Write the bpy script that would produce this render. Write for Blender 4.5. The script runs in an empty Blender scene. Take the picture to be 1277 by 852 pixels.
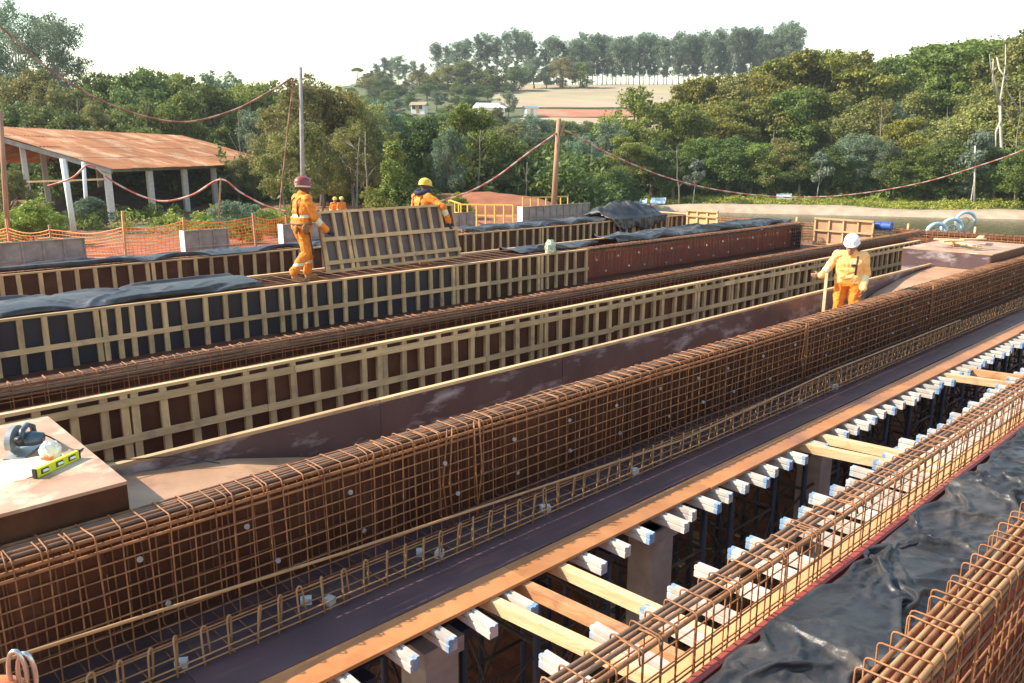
import bpy, bmesh, math, random
import numpy as np
from mathutils import Vector, Matrix, noise

SC = bpy.context.scene
COL = SC.collection
R = math.radians
# ---------------------------------------------------------------- camera, sky, sun, exposure
W, H, FPX, VPX, VPY, CZ = 1277, 852, 1000.0, 1717, 192, 6.0
CX, CY = W / 2, H / 2
PITCH = math.atan2(CY - VPY, FPX)
AZ = math.atan2(VPX - CX, FPX * math.cos(PITCH) + (CY - VPY) * math.sin(PITCH))   # beams run along X, this far to the right of the view
FH = Vector((math.cos(AZ), math.sin(AZ), 0)); RR = Vector((math.sin(AZ), -math.cos(AZ), 0))
FF = FH * math.cos(PITCH) - Vector((0, 0, math.sin(PITCH))); UU = FH * math.sin(PITCH) + Vector((0, 0, math.cos(PITCH)))
cam_data = bpy.data.cameras.new('camera'); cam = bpy.data.objects.new('camera', cam_data); COL.objects.link(cam)
cam_data.sensor_width = 36; cam_data.lens = 36 * FPX / W; cam_data.clip_start = 0.05; cam_data.clip_end = 8000
cam.matrix_world = Matrix(((RR.x, UU.x, -FF.x, 0), (RR.y, UU.y, -FF.y, 0), (RR.z, UU.z, -FF.z, CZ), (0, 0, 0, 1)))
SC.camera = cam
SUN_EL, SUN_OFF = R(37.5), R(0)          # height of the sun; how far behind the picture's left side it stands
sd = -RR * math.cos(SUN_OFF) + FH * math.sin(SUN_OFF)
SUN = Vector((sd.x * math.cos(SUN_EL), sd.y * math.cos(SUN_EL), math.sin(SUN_EL)))
world = bpy.data.worlds.new('World'); SC.world = world; world.use_nodes = True
wn = world.node_tree.nodes; wl = world.node_tree.links
sky = wn.new('ShaderNodeTexSky'); sky.sky_type = 'NISHITA'; sky.sun_disc = False
sky.sun_elevation = SUN_EL; sky.sun_rotation = math.atan2(SUN.x, SUN.y)
sky.air_density = 1.7; sky.dust_density = 0.5; sky.ozone_density = 1.0; sky.altitude = 0
bg = wn['Background']; bg.inputs['Strength'].default_value = 0.13
wl.new(sky.outputs[0], bg.inputs['Color'])
sl = bpy.data.lights.new('sun', 'SUN'); sl.energy = 4.5; sl.angle = R(0.5); sl.color = (1.0, 0.88, 0.72)
so = bpy.data.objects.new('sun', sl); COL.objects.link(so); so.rotation_euler = (-SUN).to_track_quat('-Z', 'Y').to_euler(); so.location = (0, 0, 60)
SC.view_settings.view_transform = 'Standard'; SC.view_settings.look = 'None'; SC.view_settings.gamma = 1
SC.view_settings.exposure = 1.15
SC.render.resolution_x = 1024; SC.render.resolution_y = 683

# ---------------------------------------------------------------- picture point -> place
def ray(x, y): return RR * (x - CX) - UU * (y - CY) + FF * FPX
C0 = Vector((0, 0, CZ))
def onz(x, y, z): d = ray(x, y); return C0 + d * ((z - CZ) / d.z)
def ony(x, y, Y): d = ray(x, y); return C0 + d * (Y / d.y)
def onx(x, y, X): d = ray(x, y); return C0 + d * (X / d.x)
def atd(x, y, D): d = ray(x, y); return C0 + d * (D / d.dot(FH))
def ud(u, d, z=0): v = RR * u + FH * d; return Vector((v.x, v.y, z))

# ---------------------------------------------------------------- mesh helpers
class MB:
    def __init__(s): s.v = []; s.f = []
    def box(s, x0, x1, y0, y1, z0, z1):
        n = len(s.v)
        s.v += [(x, y, z) for x in (x0, x1) for y in (y0, y1) for z in (z0, z1)]
        s.f += [tuple(n + i for i in q) for q in ((0, 1, 3, 2), (4, 6, 7, 5), (0, 4, 5, 1), (2, 3, 7, 6), (0, 2, 6, 4), (1, 5, 7, 3))]
        return s
    def bar(s, a, b, w, h, up=(0, 0, 1)):                      # straight box-section bar from a to b
        a = Vector(a); b = Vector(b); t = (b - a).normalized(); u = Vector(up)
        x = t.cross(u)
        if x.length < 1e-4: x = t.cross(Vector((1, 0, 0)))
        x.normalize(); u = x.cross(t)
        n = len(s.v)
        for p in (a, b):
            for i, j in ((-1, -1), (1, -1), (1, 1), (-1, 1)): s.v.append(tuple(p + x * (i * w / 2) + u * (j * h / 2)))
        s.f += [tuple(n + i for i in q) for q in ((3, 2, 1, 0), (4, 5, 6, 7), (0, 1, 5, 4), (1, 2, 6, 5), (2, 3, 7, 6), (3, 0, 4, 7))]
        return s
    def tube(s, pts, r, sides=6, closed=False, cap=True):
        pts = [Vector(p) for p in pts]; m = len(pts); n = len(s.v)
        rs = r if isinstance(r, (list, tuple)) else [r] * m
        pa = None
        for i, p in enumerate(pts):
            t = (pts[(i + 1) % m] - pts[i - 1]) if closed else (pts[min(i + 1, m - 1)] - pts[max(i - 1, 0)])
            if t.length < 1e-9: t = Vector((0, 0, 1))
            t.normalize()
            if pa is None:
                a = t.cross(Vector((0, 0, 1)))
                if a.length < .1: a = t.cross(Vector((0, 1, 0)))
            else: a = pa - t * pa.dot(t)
            a.normalize(); pa = a; b = t.cross(a)
            for k in range(sides):
                q = 2 * math.pi * k / sides
                s.v.append(tuple(p + (a * math.cos(q) + b * math.sin(q)) * rs[i]))
        for i in range(m if closed else m - 1):
            for k in range(sides):
                k2 = (k + 1) % sides; j = (i + 1) % m
                s.f.append((n + i * sides + k, n + i * sides + k2, n + j * sides + k2, n + j * sides + k))
        if cap and not closed:
            s.f.append(tuple(n + k for k in reversed(range(sides)))); s.f.append(tuple(n + (m - 1) * sides + k for k in range(sides)))
        return s
    def cyl(s, a, b, r, sides=10, r2=None): return s.tube([a, b], [r, r if r2 is None else r2], sides)
    def prism(s, prof, a, b, ax='y'):                          # profile (p,q) extruded along an axis
        n = len(s.v); m = len(prof)
        for t in (a, b):
            for p, q in prof: s.v.append({'y': (p, t, q), 'x': (t, p, q), 'z': (p, q, t)}[ax])
        s.f += [tuple(n + k for k in range(m)), tuple(n + m + k for k in reversed(range(m)))]
        for k in range(m): s.f.append((n + k, n + m + k, n + m + (k + 1) % m, n + (k + 1) % m))
        return s
    def grid(s, rows):
        n = len(s.v); m = len(rows[0])
        for r_ in rows: s.v += [tuple(p) for p in r_]
        for i in range(len(rows) - 1):
            for j in range(m - 1): s.f.append((n + i * m + j, n + i * m + j + 1, n + (i + 1) * m + j + 1, n + (i + 1) * m + j))
        return s
    def sphere(s, c, r, seg=12, rings=8, sc=(1, 1, 1)):
        rows = []
        for i in range(rings + 1):
            a = math.pi * i / rings
            rows.append([(c[0] + r * sc[0] * math.sin(a) * math.cos(2 * math.pi * j / seg), c[1] + r * sc[1] * math.sin(a) * math.sin(2 * math.pi * j / seg), c[2] + r * sc[2] * math.cos(a)) for j in range(seg + 1)])
        return s.grid(rows)
    def mesh(s, name, mat=None, smooth=False):
        me = bpy.data.meshes.new(name); me.from_pydata(s.v, [], s.f); me.update()
        if mat: me.materials.append(MAT[mat])
        if smooth: me.polygons.foreach_set('use_smooth', [True] * len(me.polygons))
        return me
    def obj(s, name, mat, parent=None, smooth=False): return put(name, s.mesh(name, mat, smooth), parent)

def put(name, me, parent=None, loc=None):
    o = bpy.data.objects.new(name, me); COL.objects.link(o)
    if parent is not None:
        o.parent = parent
        if loc is None: o.location = -Vector(parent.location) if parent.type == 'EMPTY' and not parent.get('_local') else (0, 0, 0)
        else: o.location = loc
    elif loc is not None: o.location = loc
    return o
def tag(o, label, cat=None, group=None, kind=None):
    if label: o['label'] = label
    if cat: o['category'] = cat
    if group: o['group'] = group
    if kind: o['kind'] = kind
    return o
def thing(name, label, cat, loc=(0, 0, 0), group=None, local=False, rz=0):
    """an Empty at the base of a thing. local: children use coordinates about the base; else world coordinates"""
    o = bpy.data.objects.new(name, None); COL.objects.link(o); o.location = loc; o.rotation_euler = (0, 0, rz); o.empty_display_size = .1
    if local: o['_local'] = 1
    return tag(o, label, cat, group)
def piece(name, me, parent, wloc, rot=None, scale=None):        # a shared mesh put at a world place under a non-rotated thing
    o = bpy.data.objects.new(name, me); COL.objects.link(o); o.parent = parent
    p = parent; off = Vector((0, 0, 0))
    while p is not None: off += Vector(p.location); p = p.parent
    o.location = Vector(wloc) - off
    if rot: o.rotation_euler = rot
    if scale: o.scale = scale
    return o
def copy_tree(o, parent=None):
    c = o.copy(); COL.objects.link(c); c.parent = parent
    for ch in list(o.children): copy_tree(ch, c)
    return c
rnd = random.Random(7)
def J(a): return rnd.uniform(-a, a)

# ---------------------------------------------------------------- materials
MAT = {}
def material(name, c1, c2=None, scale=6, rough=.7, bump=0, bscale=None, stretch=(1, 1, 1), orand=0, metal=0, spec=.5, detail=4, c3=None, s3=1.2, t3=(.5, .62), coat=0, coords='pos', st3=(1, 1, 1)):
    m = bpy.data.materials.new(name); m.use_nodes = True; MAT[name] = m
    n = m.node_tree.nodes; l = m.node_tree.links; b = n['Principled BSDF']
    b.inputs['Roughness'].default_value = rough; b.inputs['Metallic'].default_value = metal; b.inputs['Specular IOR Level'].default_value = spec
    if coat: b.inputs['Coat Weight'].default_value = coat; b.inputs['Coat Roughness'].default_value = .25
    if coords == 'pos': src = n.new('ShaderNodeNewGeometry').outputs['Position']
    else: src = n.new('ShaderNodeTexCoord').outputs['Object']
    mp = n.new('ShaderNodeMapping'); mp.inputs['Scale'].default_value = stretch; l.new(src, mp.inputs['Vector'])
    nz = n.new('ShaderNodeTexNoise'); nz.inputs['Scale'].default_value = scale; nz.inputs['Detail'].default_value = detail; l.new(mp.outputs[0], nz.inputs['Vector'])
    rp = n.new('ShaderNodeValToRGB'); rp.color_ramp.elements[0].position = .3; rp.color_ramp.elements[1].position = .7
    rp.color_ramp.elements[0].color = (*c1, 1); rp.color_ramp.elements[1].color = (*(c2 or c1), 1); l.new(nz.outputs['Fac'], rp.inputs['Fac'])
    out = rp.outputs['Color']
    if c3:
        n3 = n.new('ShaderNodeTexNoise'); n3.inputs['Scale'].default_value = s3; n3.inputs['Detail'].default_value = 6; n3.inputs['Roughness'].default_value = .65; m3 = n.new('ShaderNodeMapping'); m3.inputs['Scale'].default_value = st3; l.new(src, m3.inputs['Vector']); l.new(m3.outputs[0], n3.inputs['Vector'])
        r3 = n.new('ShaderNodeValToRGB'); r3.color_ramp.elements[0].position = t3[0]; r3.color_ramp.elements[1].position = t3[1]; l.new(n3.outputs['Fac'], r3.inputs['Fac'])
        mx = n.new('ShaderNodeMixRGB'); l.new(r3.outputs['Color'], mx.inputs['Fac']); l.new(out, mx.inputs['Color1']); mx.inputs['Color2'].default_value = (*c3, 1); out = mx.outputs['Color']
    if orand:
        oi = n.new('ShaderNodeObjectInfo'); mr = n.new('ShaderNodeMapRange'); mr.inputs['To Min'].default_value = 1 - orand; mr.inputs['To Max'].default_value = 1 + orand; l.new(oi.outputs['Random'], mr.inputs['Value'])
        hs = n.new('ShaderNodeHueSaturation'); l.new(mr.outputs[0], hs.inputs['Value']); l.new(out, hs.inputs['Color']); out = hs.outputs['Color']
    l.new(out, b.inputs['Base Color'])
    if bump:
        nb = n.new('ShaderNodeTexNoise'); nb.inputs['Scale'].default_value = bscale or scale * 3; nb.inputs['Detail'].default_value = 5; l.new(mp.outputs[0], nb.inputs['Vector'])
        bp = n.new('ShaderNodeBump'); bp.inputs['Strength'].default_value = bump; bp.inputs['Distance'].default_value = .02; l.new(nb.outputs['Fac'], bp.inputs['Height']); l.new(bp.outputs[0], b.inputs['Normal'])
    return m
material('rebar', (.185, .072, .026), (.35, .155, .058), 14, .65, .25, 120, orand=.25)
material('rebar_dark', (.11, .044, .019), (.21, .088, .035), 14, .6, .25, 120, orand=.3)
material('rebar_grey', (.14, .085, .055), (.27, .14, .07), 10, .55, .35, 160, orand=.25)
material('bar_yellow', (.32, .175, .07), (.45, .26, .11), 9, .6)
material('lumber', (.46, .28, .13), (.66, .42, .205), 5, .75, .3, 30, stretch=(4, 4, .6), orand=.22, c3=(.30, .20, .12), s3=3, t3=(.52, .75))
material('lumber_long', (.49, .30, .14), (.68, .435, .215), 5, .75, .3, 30, stretch=(.6, 5, 5), orand=.2, c3=(.30, .20, .12), s3=3, t3=(.55, .75))
material('lumber_orange', (.42, .19, .08), (.58, .31, .14), 5, .7, .3, 25, stretch=(3, .5, 3), orand=.25, c3=(.33, .15, .07), s3=5, t3=(.5, .7))
material('lumber_new', (.56, .37, .19), (.70, .50, .28), 5, .7, .3, 25, stretch=(3, .5, 3), orand=.1, c3=(.45, .25, .11), s3=4, t3=(.55, .75))
material('ply_brown', (.062, .020, .010), (.10, .034, .016), 3, .5, .1, 20, orand=.3, spec=.25, c3=(.15, .06, .032), s3=1.6, t3=(.5, .78))
material('ply_purple', (.075, .045, .05), (.12, .07, .07), 2.5, .34, .1, 25, c3=(.42, .36, .36), s3=1.6, t3=(.52, .72), stretch=(1, 1, .6), st3=(1.2, 1, 3.5))
material('ply_soffit', (.075, .048, .055), (.115, .070, .075), 2.5, .30, .08, 25, c3=(.20, .10, .06), s3=2.6, t3=(.55, .80), orand=.2, st3=(.5, 3, 1))
material('ply_black', (.018, .016, .022), (.032, .028, .036), 3, .4, .1, 10, orand=.2)
material('ply_red', (.27, .045, .03), (.36, .065, .045), 3, .5, .1, 12, c3=(.30, .09, .05), s3=2.2, t3=(.5, .7))
material('ply_dusty', (.35, .19, .10), (.50, .30, .17), 3, .6, .1, 20, c3=(.26, .12, .06), s3=1.5, t3=(.5, .68))
material('ply_tabletop', (.33, .185, .11), (.45, .27, .17), 4, .55, .1, 25, c3=(.60, .45, .31), s3=2.5, t3=(.5, .62))
material('ply_ledge', (.38, .155, .055), (.52, .235, .09), 4, .42, .12, 25, c3=(.15, .075, .06), s3=1.0, t3=(.5, .72), orand=.12)
material('ply_yellow', (.52, .32, .12), (.64, .41, .17), 3, .6, .1, 15, orand=.1, c3=(.42, .22, .09), s3=3, t3=(.5, .7))
material('ply_grey', (.20, .18, .17), (.31, .28, .26), 4, .75, .1, 10, orand=.15, c3=(.14, .12, .11), s3=1.2, t3=(.5, .7))
material('joist_white', (.40, .37, .32), (.54, .50, .44), 8, .55, .1, 30, orand=.2, c3=(.36, .27, .18), s3=5, t3=(.55, .8), st3=(4, .5, 4))
material('joist_blue', (.12, .24, .42), (.22, .36, .54), 9, .5, c3=(.52, .50, .46), s3=3.5, t3=(.44, .56))
material('steel_blue', (.012, .022, .05), (.03, .04, .07), 6, .5, orand=.3)
material('steel_dark', (.035, .03, .028), (.08, .055, .04), 6, .6, orand=.3)
material('concrete', (.27, .26, .25), (.38, .37, .35), 5, .85, .25, 18, c3=(.20, .19, .18), s3=2, t3=(.5, .75))
material('concrete_pale', (.50, .48, .45), (.62, .60, .57), 9, .85, .2, 30, orand=.1)
material('plastic_grey', (.24, .22, .20), (.38, .36, .33), 20, .5, orand=.2)
material('tarp', (.020, .020, .021), (.034, .033, .034), 3, .42, .55, 13, spec=.42, c3=(.15, .125, .105), s3=2.4, t3=(.50, .88))
material('soil_red', (.24, .075, .03), (.36, .13, .055), .9, .95, .6, 5, c3=(.18, .07, .035), s3=.3)
material('orange_cloth', (.78, .19, .012), (.92, .30, .03), 5, .8, .3, 40, c3=(.50, .14, .02), s3=7, t3=(.52, .72))
material('orange_cloth_sunlit', (.90, .44, .12), (.96, .60, .28), 5, .8, .3, 40, c3=(.80, .30, .05), s3=6, t3=(.52, .7))  # same orange cloth, lightened so strong sunlight is put into its colour
material('reflective', (.72, .66, .36), (.80, .74, .5), 20, .4)
material('skin_dark', (.10, .05, .033), (.13, .065, .042), 20, .6)
material('skin_tan', (.30, .15, .095), (.34, .18, .115), 20, .6)
material('glove_black', (.012, .014, .022), (.022, .024, .035), 20, .8)
material('boot', (.30, .15, .06), (.40, .22, .1), 20, .8)
material('leather', (.20, .09, .03), (.34, .17, .06), 20, .7)
material('hood_navy', (.015, .018, .045), (.028, .032, .07), 20, .85)
material('harness', (.05, .022, .016), (.09, .035, .025), 30, .7)
material('helmet_red', (.22, .03, .02), (.25, .04, .025), 20, .35, coat=.3)
material('helmet_yellow', (.75, .46, .015), (.78, .5, .02), 20, .35, coat=.3)
material('helmet_white', (.80, .80, .80), (.82, .82, .82), 20, .35, coat=.3)
material('white_paint', (.72, .72, .71), (.80, .80, .79), 6, .6)
material('white_band', (.75, .74, .73), (.80, .80, .8), 6, .8)
material('yellow_paint', (.58, .36, .06), (.66, .44, .1), 6, .5, c3=(.5, .33, .1), s3=6, t3=(.55, .7))
material('level_yellow', (.62, .66, .015), (.66, .70, .02), 6, .35)
material('vial', (.75, .78, .68), (.8, .82, .72), 6, .2)
material('black_rubber', (.015, .015, .016), (.025, .025, .027), 6, .5)
material('tool_blue', (.03, .06, .085), (.05, .085, .115), 9, .4, coat=.2)
material('tool_grey', (.27, .29, .29), (.36, .38, .37), 9, .45, metal=.4)
material('steel', (.5, .5, .5), (.62, .62, .61), 9, .3, metal=.9)
material('float_blue', (.36, .58, .74), (.48, .68, .80), 3, .4, c3=(.68, .76, .80), s3=1.5, t3=(.5, .65))
material('drum_blue', (.02, .07, .32), (.03, .09, .38), 5, .4)
material('sheet_blue', (.50, .66, .76), (.62, .74, .82), 2, .5)
material('wood_pole', (.26, .15, .085), (.40, .25, .15), 3, .85, .3, 12, stretch=(3, 3, .4))
material('net_orange', (.85, .20, .03), (.9, .26, .05), 3, .6)
material('rusty_roof', (.34, .12, .038), (.47, .195, .07), .9, .8, .1, 12, orand=.16, c3=(.56, .37, .22), s3=.45, t3=(.5, .66))
material('bark', (.13, .10, .075), (.24, .20, .155), 2, .9, .5, 8, stretch=(3, 3, .6))
material('bark_pale', (.42, .38, .32), (.58, .54, .47), 1.2, .85, .3, 6, stretch=(2, 2, .6))
material('bark_grey', (.17, .145, .11), (.30, .265, .21), 2, .9, .4, 8, stretch=(3, 3, .6))
material('bag_orange', (.70, .16, .05), (.78, .22, .07), 9, .6, .2, 20)
material('sawdust', (.75, .60, .40), (.85, .72, .52), 30, .95, .4, 90)
material('dark_soil', (.035, .022, .018), (.07, .042, .03), 1.5, .95, .6, 5)
material('tile_red', (.40, .15, .07), (.5, .22, .11), 2, .8)
material('white_wall', (.70, .69, .66), (.78, .77, .74), .5, .85)
# plastic film of the bags: partly see-through
m = material('clear_film', (.70, .72, .70), (.80, .82, .78), 18, .25, .3, 25); m.node_tree.nodes['Principled BSDF'].inputs['Transmission Weight'].default_value = .35
material('ply_panel', (.075, .042, .036), (.115, .068, .058), 3, .45, .1, 20, c3=(.20, .14, .12), s3=2.5, t3=(.55, .8))
material('bag_green', (.30, .40, .10), (.72, .74, .66), 9, .35, .3, 25)
# red and white barrier cable
def striped(name, ca, cb, period):
    m = bpy.data.materials.new(name); m.use_nodes = True; MAT[name] = m; n = m.node_tree.nodes; l = m.node_tree.links
    a = n.new('ShaderNodeAttribute'); a.attribute_name = 'run'
    mo = n.new('ShaderNodeMath'); mo.operation = 'FRACT'; dv = n.new('ShaderNodeMath'); dv.operation = 'DIVIDE'; dv.inputs[1].default_value = period
    l.new(a.outputs['Fac'], dv.inputs[0]); l.new(dv.outputs[0], mo.inputs[0])
    gt = n.new('ShaderNodeMath'); gt.operation = 'GREATER_THAN'; gt.inputs[1].default_value = .5; l.new(mo.outputs[0], gt.inputs[0])
    mx = n.new('ShaderNodeMixRGB'); mx.inputs['Color1'].default_value = (*ca, 1); mx.inputs['Color2'].default_value = (*cb, 1); l.new(gt.outputs[0], mx.inputs['Fac'])
    l.new(mx.outputs[0], n['Principled BSDF'].inputs['Base Color']); n['Principled BSDF'].inputs['Roughness'].default_value = .6
striped('cable_red', (.46, .13, .09), (.55, .36, .28), .9)
striped('cable_dark', (.20, .09, .06), (.34, .20, .14), .9)
# leaves: colour varies from leaf to leaf and from tree to tree
def leafmat(name, c1, c2, c3, trans=.25):
    m = bpy.data.materials.new(name); m.use_nodes = True; MAT[name] = m; n = m.node_tree.nodes; l = m.node_tree.links
    a = n.new('ShaderNodeAttribute'); a.attribute_name = 'v'
    rp = n.new('ShaderNodeValToRGB'); e = rp.color_ramp.elements; e[0].position = 0; e[0].color = (*c1, 1); e[1].position = 1; e[1].color = (*c3, 1); x = e.new(.55); x.color = (*c2, 1)
    l.new(a.outputs['Fac'], rp.inputs['Fac'])
    oi = n.new('ShaderNodeObjectInfo'); mr = n.new('ShaderNodeMapRange'); mr.inputs['To Min'].default_value = .72; mr.inputs['To Max'].default_value = 1.25; l.new(oi.outputs['Random'], mr.inputs['Value'])
    mh = n.new('ShaderNodeMapRange'); mh.inputs['To Min'].default_value = .475; mh.inputs['To Max'].default_value = .515
    ml = n.new('ShaderNodeMath'); ml.operation = 'MULTIPLY'; ml.inputs[1].default_value = 7.13; fr = n.new('ShaderNodeMath'); fr.operation = 'FRACT'
    l.new(oi.outputs['Random'], ml.inputs[0]); l.new(ml.outputs[0], fr.inputs[0]); l.new(fr.outputs[0], mh.inputs['Value'])
    hs = n.new('ShaderNodeHueSaturation'); l.new(rp.outputs['Color'], hs.inputs['Color']); l.new(mr.outputs[0], hs.inputs['Value']); l.new(mh.outputs[0], hs.inputs['Hue'])
    b = n['Principled BSDF']; b.inputs['Roughness'].default_value = .55; b.inputs['Specular IOR Level'].default_value = .3; l.new(hs.outputs[0], b.inputs['Base Color'])
    tr = n.new('ShaderNodeBsdfTranslucent'); l.new(hs.outputs[0], tr.inputs['Color']); ms = n.new('ShaderNodeMixShader'); ms.inputs[0].default_value = trans
    l.new(b.outputs[0], ms.inputs[1]); l.new(tr.outputs[0], ms.inputs[2]); l.new(ms.outputs[0], n['Material Output'].inputs['Surface'])
leafmat('leaf_green', (0.092, 0.136, 0.027), (0.167, 0.224, 0.043), (0.296, 0.341, 0.069), .35)
leafmat('leaf_dark', (0.066, 0.108, 0.027), (0.116, 0.168, 0.040), (0.213, 0.260, 0.060), .35)
leafmat('leaf_olive', (0.157, 0.166, 0.046), (0.259, 0.260, 0.072), (0.388, 0.359, 0.105), .35)
leafmat('leaf_gold', (0.132, 0.154, 0.030), (0.241, 0.247, 0.043), (0.364, 0.350, 0.065), .35)
leafmat('leaf_blue', (0.106, 0.160, 0.096), (0.175, 0.246, 0.147), (0.273, 0.344, 0.207), .35)  # blue-green leaf; bluish tone also paints distance haze on the hilltop eucalyptus
leafmat('leaf_bright', (0.167, 0.215, 0.035), (0.277, 0.341, 0.058), (0.444, 0.485, 0.093), .35)
leafmat('leaf_pale', (0.114, 0.151, 0.102), (0.179, 0.227, 0.149), (0.261, 0.311, 0.212), .35)
# ---------------------------------------------------------------- the ground, the lake, the hill
def sm(a, b, x): t = min(1, max(0, (x - a) / (b - a))); return t * t * (3 - 2 * t)
SH_A, SH_B = Vector((62, 51)), Vector((78.5, 19)); SH_D = (SH_B - SH_A).normalized(); SH_N = Vector((-SH_D.y, SH_D.x))    # far shore, SH_N points away from the lake
if SH_N.x < 0: SH_N = -SH_N
NS_A, NS_B = Vector((27, 23)), Vector((60, 55)); NS_D = (NS_B - NS_A).normalized(); NS_N = Vector((-NS_D.y, NS_D.x))       # bank on this side of the lake
WATER_Z = .6
def ground_z(X, Y):
    u = X * RR.x + Y * RR.y; d = X * FH.x + Y * FH.y
    P = Vector((X, Y))
    z = .15
    z += 2.2 * sm(18.5, 22.5, Y) * sm(-6, 2, (P - NS_A).dot(NS_N))                    # yard on the near bank
    far = (P - SH_A).dot(SH_N)
    bank = sm(-1.0, 1.6, far) * .85 + max(0, far - 4) * .028
    bank = min(bank, 4.2) + .3
    z = max(z, bank) if far > -3.2 else z
    z -= .9 * sm(32, 40, X) * sm(2, -6, (P - NS_A).dot(NS_N)) * sm(2, -3, far)          # lake bed
    z -= .4 * math.exp(-((u + 10) / 5) ** 2 - ((d - 45) / 5) ** 2)
    q = u / max(d, 1)
    hf = sm(-.42, -.18, q) * (1 - .25 * sm(.42, .7, q))
    hl = max(0, (min(d, 322) - 106) * .147 - 4.2) * hf
    z += hl
    if 20 < d < 112: z += .3 * noise.noise(Vector((X * .11, Y * .11, 3))) + .12 * noise.noise(Vector((X * .5, Y * .5, 8)))
    return z
us = [-1200, -800, -500, -320, -220, -160] + list(np.arange(-125, 60, 1.6)) + list(np.arange(60, 170, 3.5)) + [190, 240, 330, 500, 800, 1200]
ds = [-300, -120, -60, -30] + list(np.arange(-15, 110, 1.5)) + list(np.arange(110, 340, 6)) + [360, 400, 480, 700, 1000, 1400]
mb = MB(); rows = []
for d in ds:
    row = []
    for u in us:
        p = ud(u, d); row.append((p.x, p.y, ground_z(p.x, p.y)))
    rows.append(row)
mb.grid(rows); me = mb.mesh('ground', None, True)
gm = bpy.data.materials.new('ground_cover'); gm.use_nodes = True; n = gm.node_tree.nodes; l = gm.node_tree.links; MAT['ground_cover'] = gm
at = n.new('ShaderNodeAttribute'); at.attribute_name = 'grassy'; ge = n.new('ShaderNodeNewGeometry')
n1 = n.new('ShaderNodeTexNoise'); n1.inputs['Scale'].default_value = .35; n1.inputs['Detail'].default_value = 8; n1.inputs['Roughness'].default_value = .7; l.new(ge.outputs['Position'], n1.inputs['Vector'])
n2 = n.new('ShaderNodeTexNoise'); n2.inputs['Scale'].default_value = 2.2; n2.inputs['Detail'].default_value = 8; l.new(ge.outputs['Position'], n2.inputs['Vector'])
def ramp(src, stops):
    r_ = n.new('ShaderNodeValToRGB'); e = r_.color_ramp.elements
    while len(e) < len(stops): e.new(.5)
    for k, (p, c) in enumerate(stops): e[k].position = p; e[k].color = (*c, 1)
    l.new(src, r_.inputs['Fac']); return r_.outputs['Color']
soil = ramp(n2.outputs['Fac'], [(.3, (.17, .055, .025)), (.55, (.31, .105, .045)), (.75, (.40, .17, .08))])
grass = ramp(n2.outputs['Fac'], [(.3, (.05, .065, .018)), (.6, (.11, .125, .04)), (.8, (.19, .17, .07))])
ad = n.new('ShaderNodeMath'); ad.operation = 'ADD'; l.new(at.outputs['Fac'], ad.inputs[0]); l.new(n1.outputs['Fac'], ad.inputs[1])
mk = ramp(ad.outputs[0], [(.92 / 2, (0, 0, 0)), (1.08 / 2, (1, 1, 1))]); dv = n.new('ShaderNodeMath'); dv.operation = 'MULTIPLY'; dv.inputs[1].default_value = .5
l.new(ad.outputs[0], dv.inputs[0]); l.new(dv.outputs[0], mk.node.inputs['Fac'])
mx = n.new('ShaderNodeMixRGB'); l.new(mk, mx.inputs['Fac']); l.new(soil, mx.inputs['Color1']); l.new(grass, mx.inputs['Color2'])
b = n['Principled BSDF']; b.inputs['Roughness'].default_value = .95; l.new(mx.outputs[0], b.inputs['Base Color'])
bp = n.new('ShaderNodeBump'); bp.inputs['Strength'].default_value = .7; bp.inputs['Distance'].default_value = .15; l.new(n2.outputs['Fac'], bp.inputs['Height']); l.new(bp.outputs[0], b.inputs['Normal'])
me.materials.append(gm)
av = me.attributes.new('grassy', 'FLOAT', 'POINT'); vals = []
for v in me.vertices:
    X, Y = v.co.x, v.co.y; u = X * RR.x + Y * RR.y; d = X * FH.x + Y * FH.y; P = Vector((X, Y))
    g = .25
    if d > 34: g = .5
    if d > 70: g = .95
    if (P - SH_A).dot(SH_N) > 4: g = .95
    if Y < 19: g = .1
    if -14 < u < 6 and 36 < d < 64: g = .15
    vals.append(g)
av.data.foreach_set('value', vals)
tag(put('ground', me), None, None, None, 'structure')
# pale sand and concrete strip of the far bank, laid on the ground
mb = MB(); rows = []
material('bank_sand', (.33, .25, .17), (.43, .34, .235), 1.2, .9, .3, 6, c3=(.33, .24, .16), s3=.25, t3=(.5, .6))
for k in range(64):
    t = -14 + k * 1.6; row = []
    for j in range(9):
        a = -1.4 + j * 5.6 / 8 + .25 * noise.noise(Vector((t * .2, j * .7, 0))); p = SH_A + SH_D * t + SH_N * a
        row.append((p.x, p.y, ground_z(p.x, p.y) + .06))
    rows.append(row)
mb.grid(rows); tag(mb.obj('bank', 'bank_sand', None, True), 'pale sandy bank along the far shore of the lake', None, None, 'structure')
# water
wm = bpy.data.materials.new('lake_water'); wm.use_nodes = True; n = wm.node_tree.nodes; l = wm.node_tree.links; MAT['lake_water'] = wm
b = n['Principled BSDF']; b.inputs['Base Color'].default_value = (.045, .050, .024, 1); b.inputs['Roughness'].default_value = .14; b.inputs['IOR'].default_value = 1.33
ge = n.new('ShaderNodeNewGeometry'); mp = n.new('ShaderNodeMapping'); mp.inputs['Scale'].default_value = (1, 1, 1); nz = n.new('ShaderNodeTexNoise'); nz.inputs['Scale'].default_value = 2.0; nz.inputs['Detail'].default_value = 3
l.new(ge.outputs['Position'], mp.inputs['Vector']); l.new(mp.outputs[0], nz.inputs['Vector']); bp = n.new('ShaderNodeBump'); bp.inputs['Strength'].default_value = .5; bp.inputs['Distance'].default_value = .12
l.new(nz.outputs['Fac'], bp.inputs['Height']); l.new(bp.outputs[0], b.inputs['Normal'])
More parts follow.
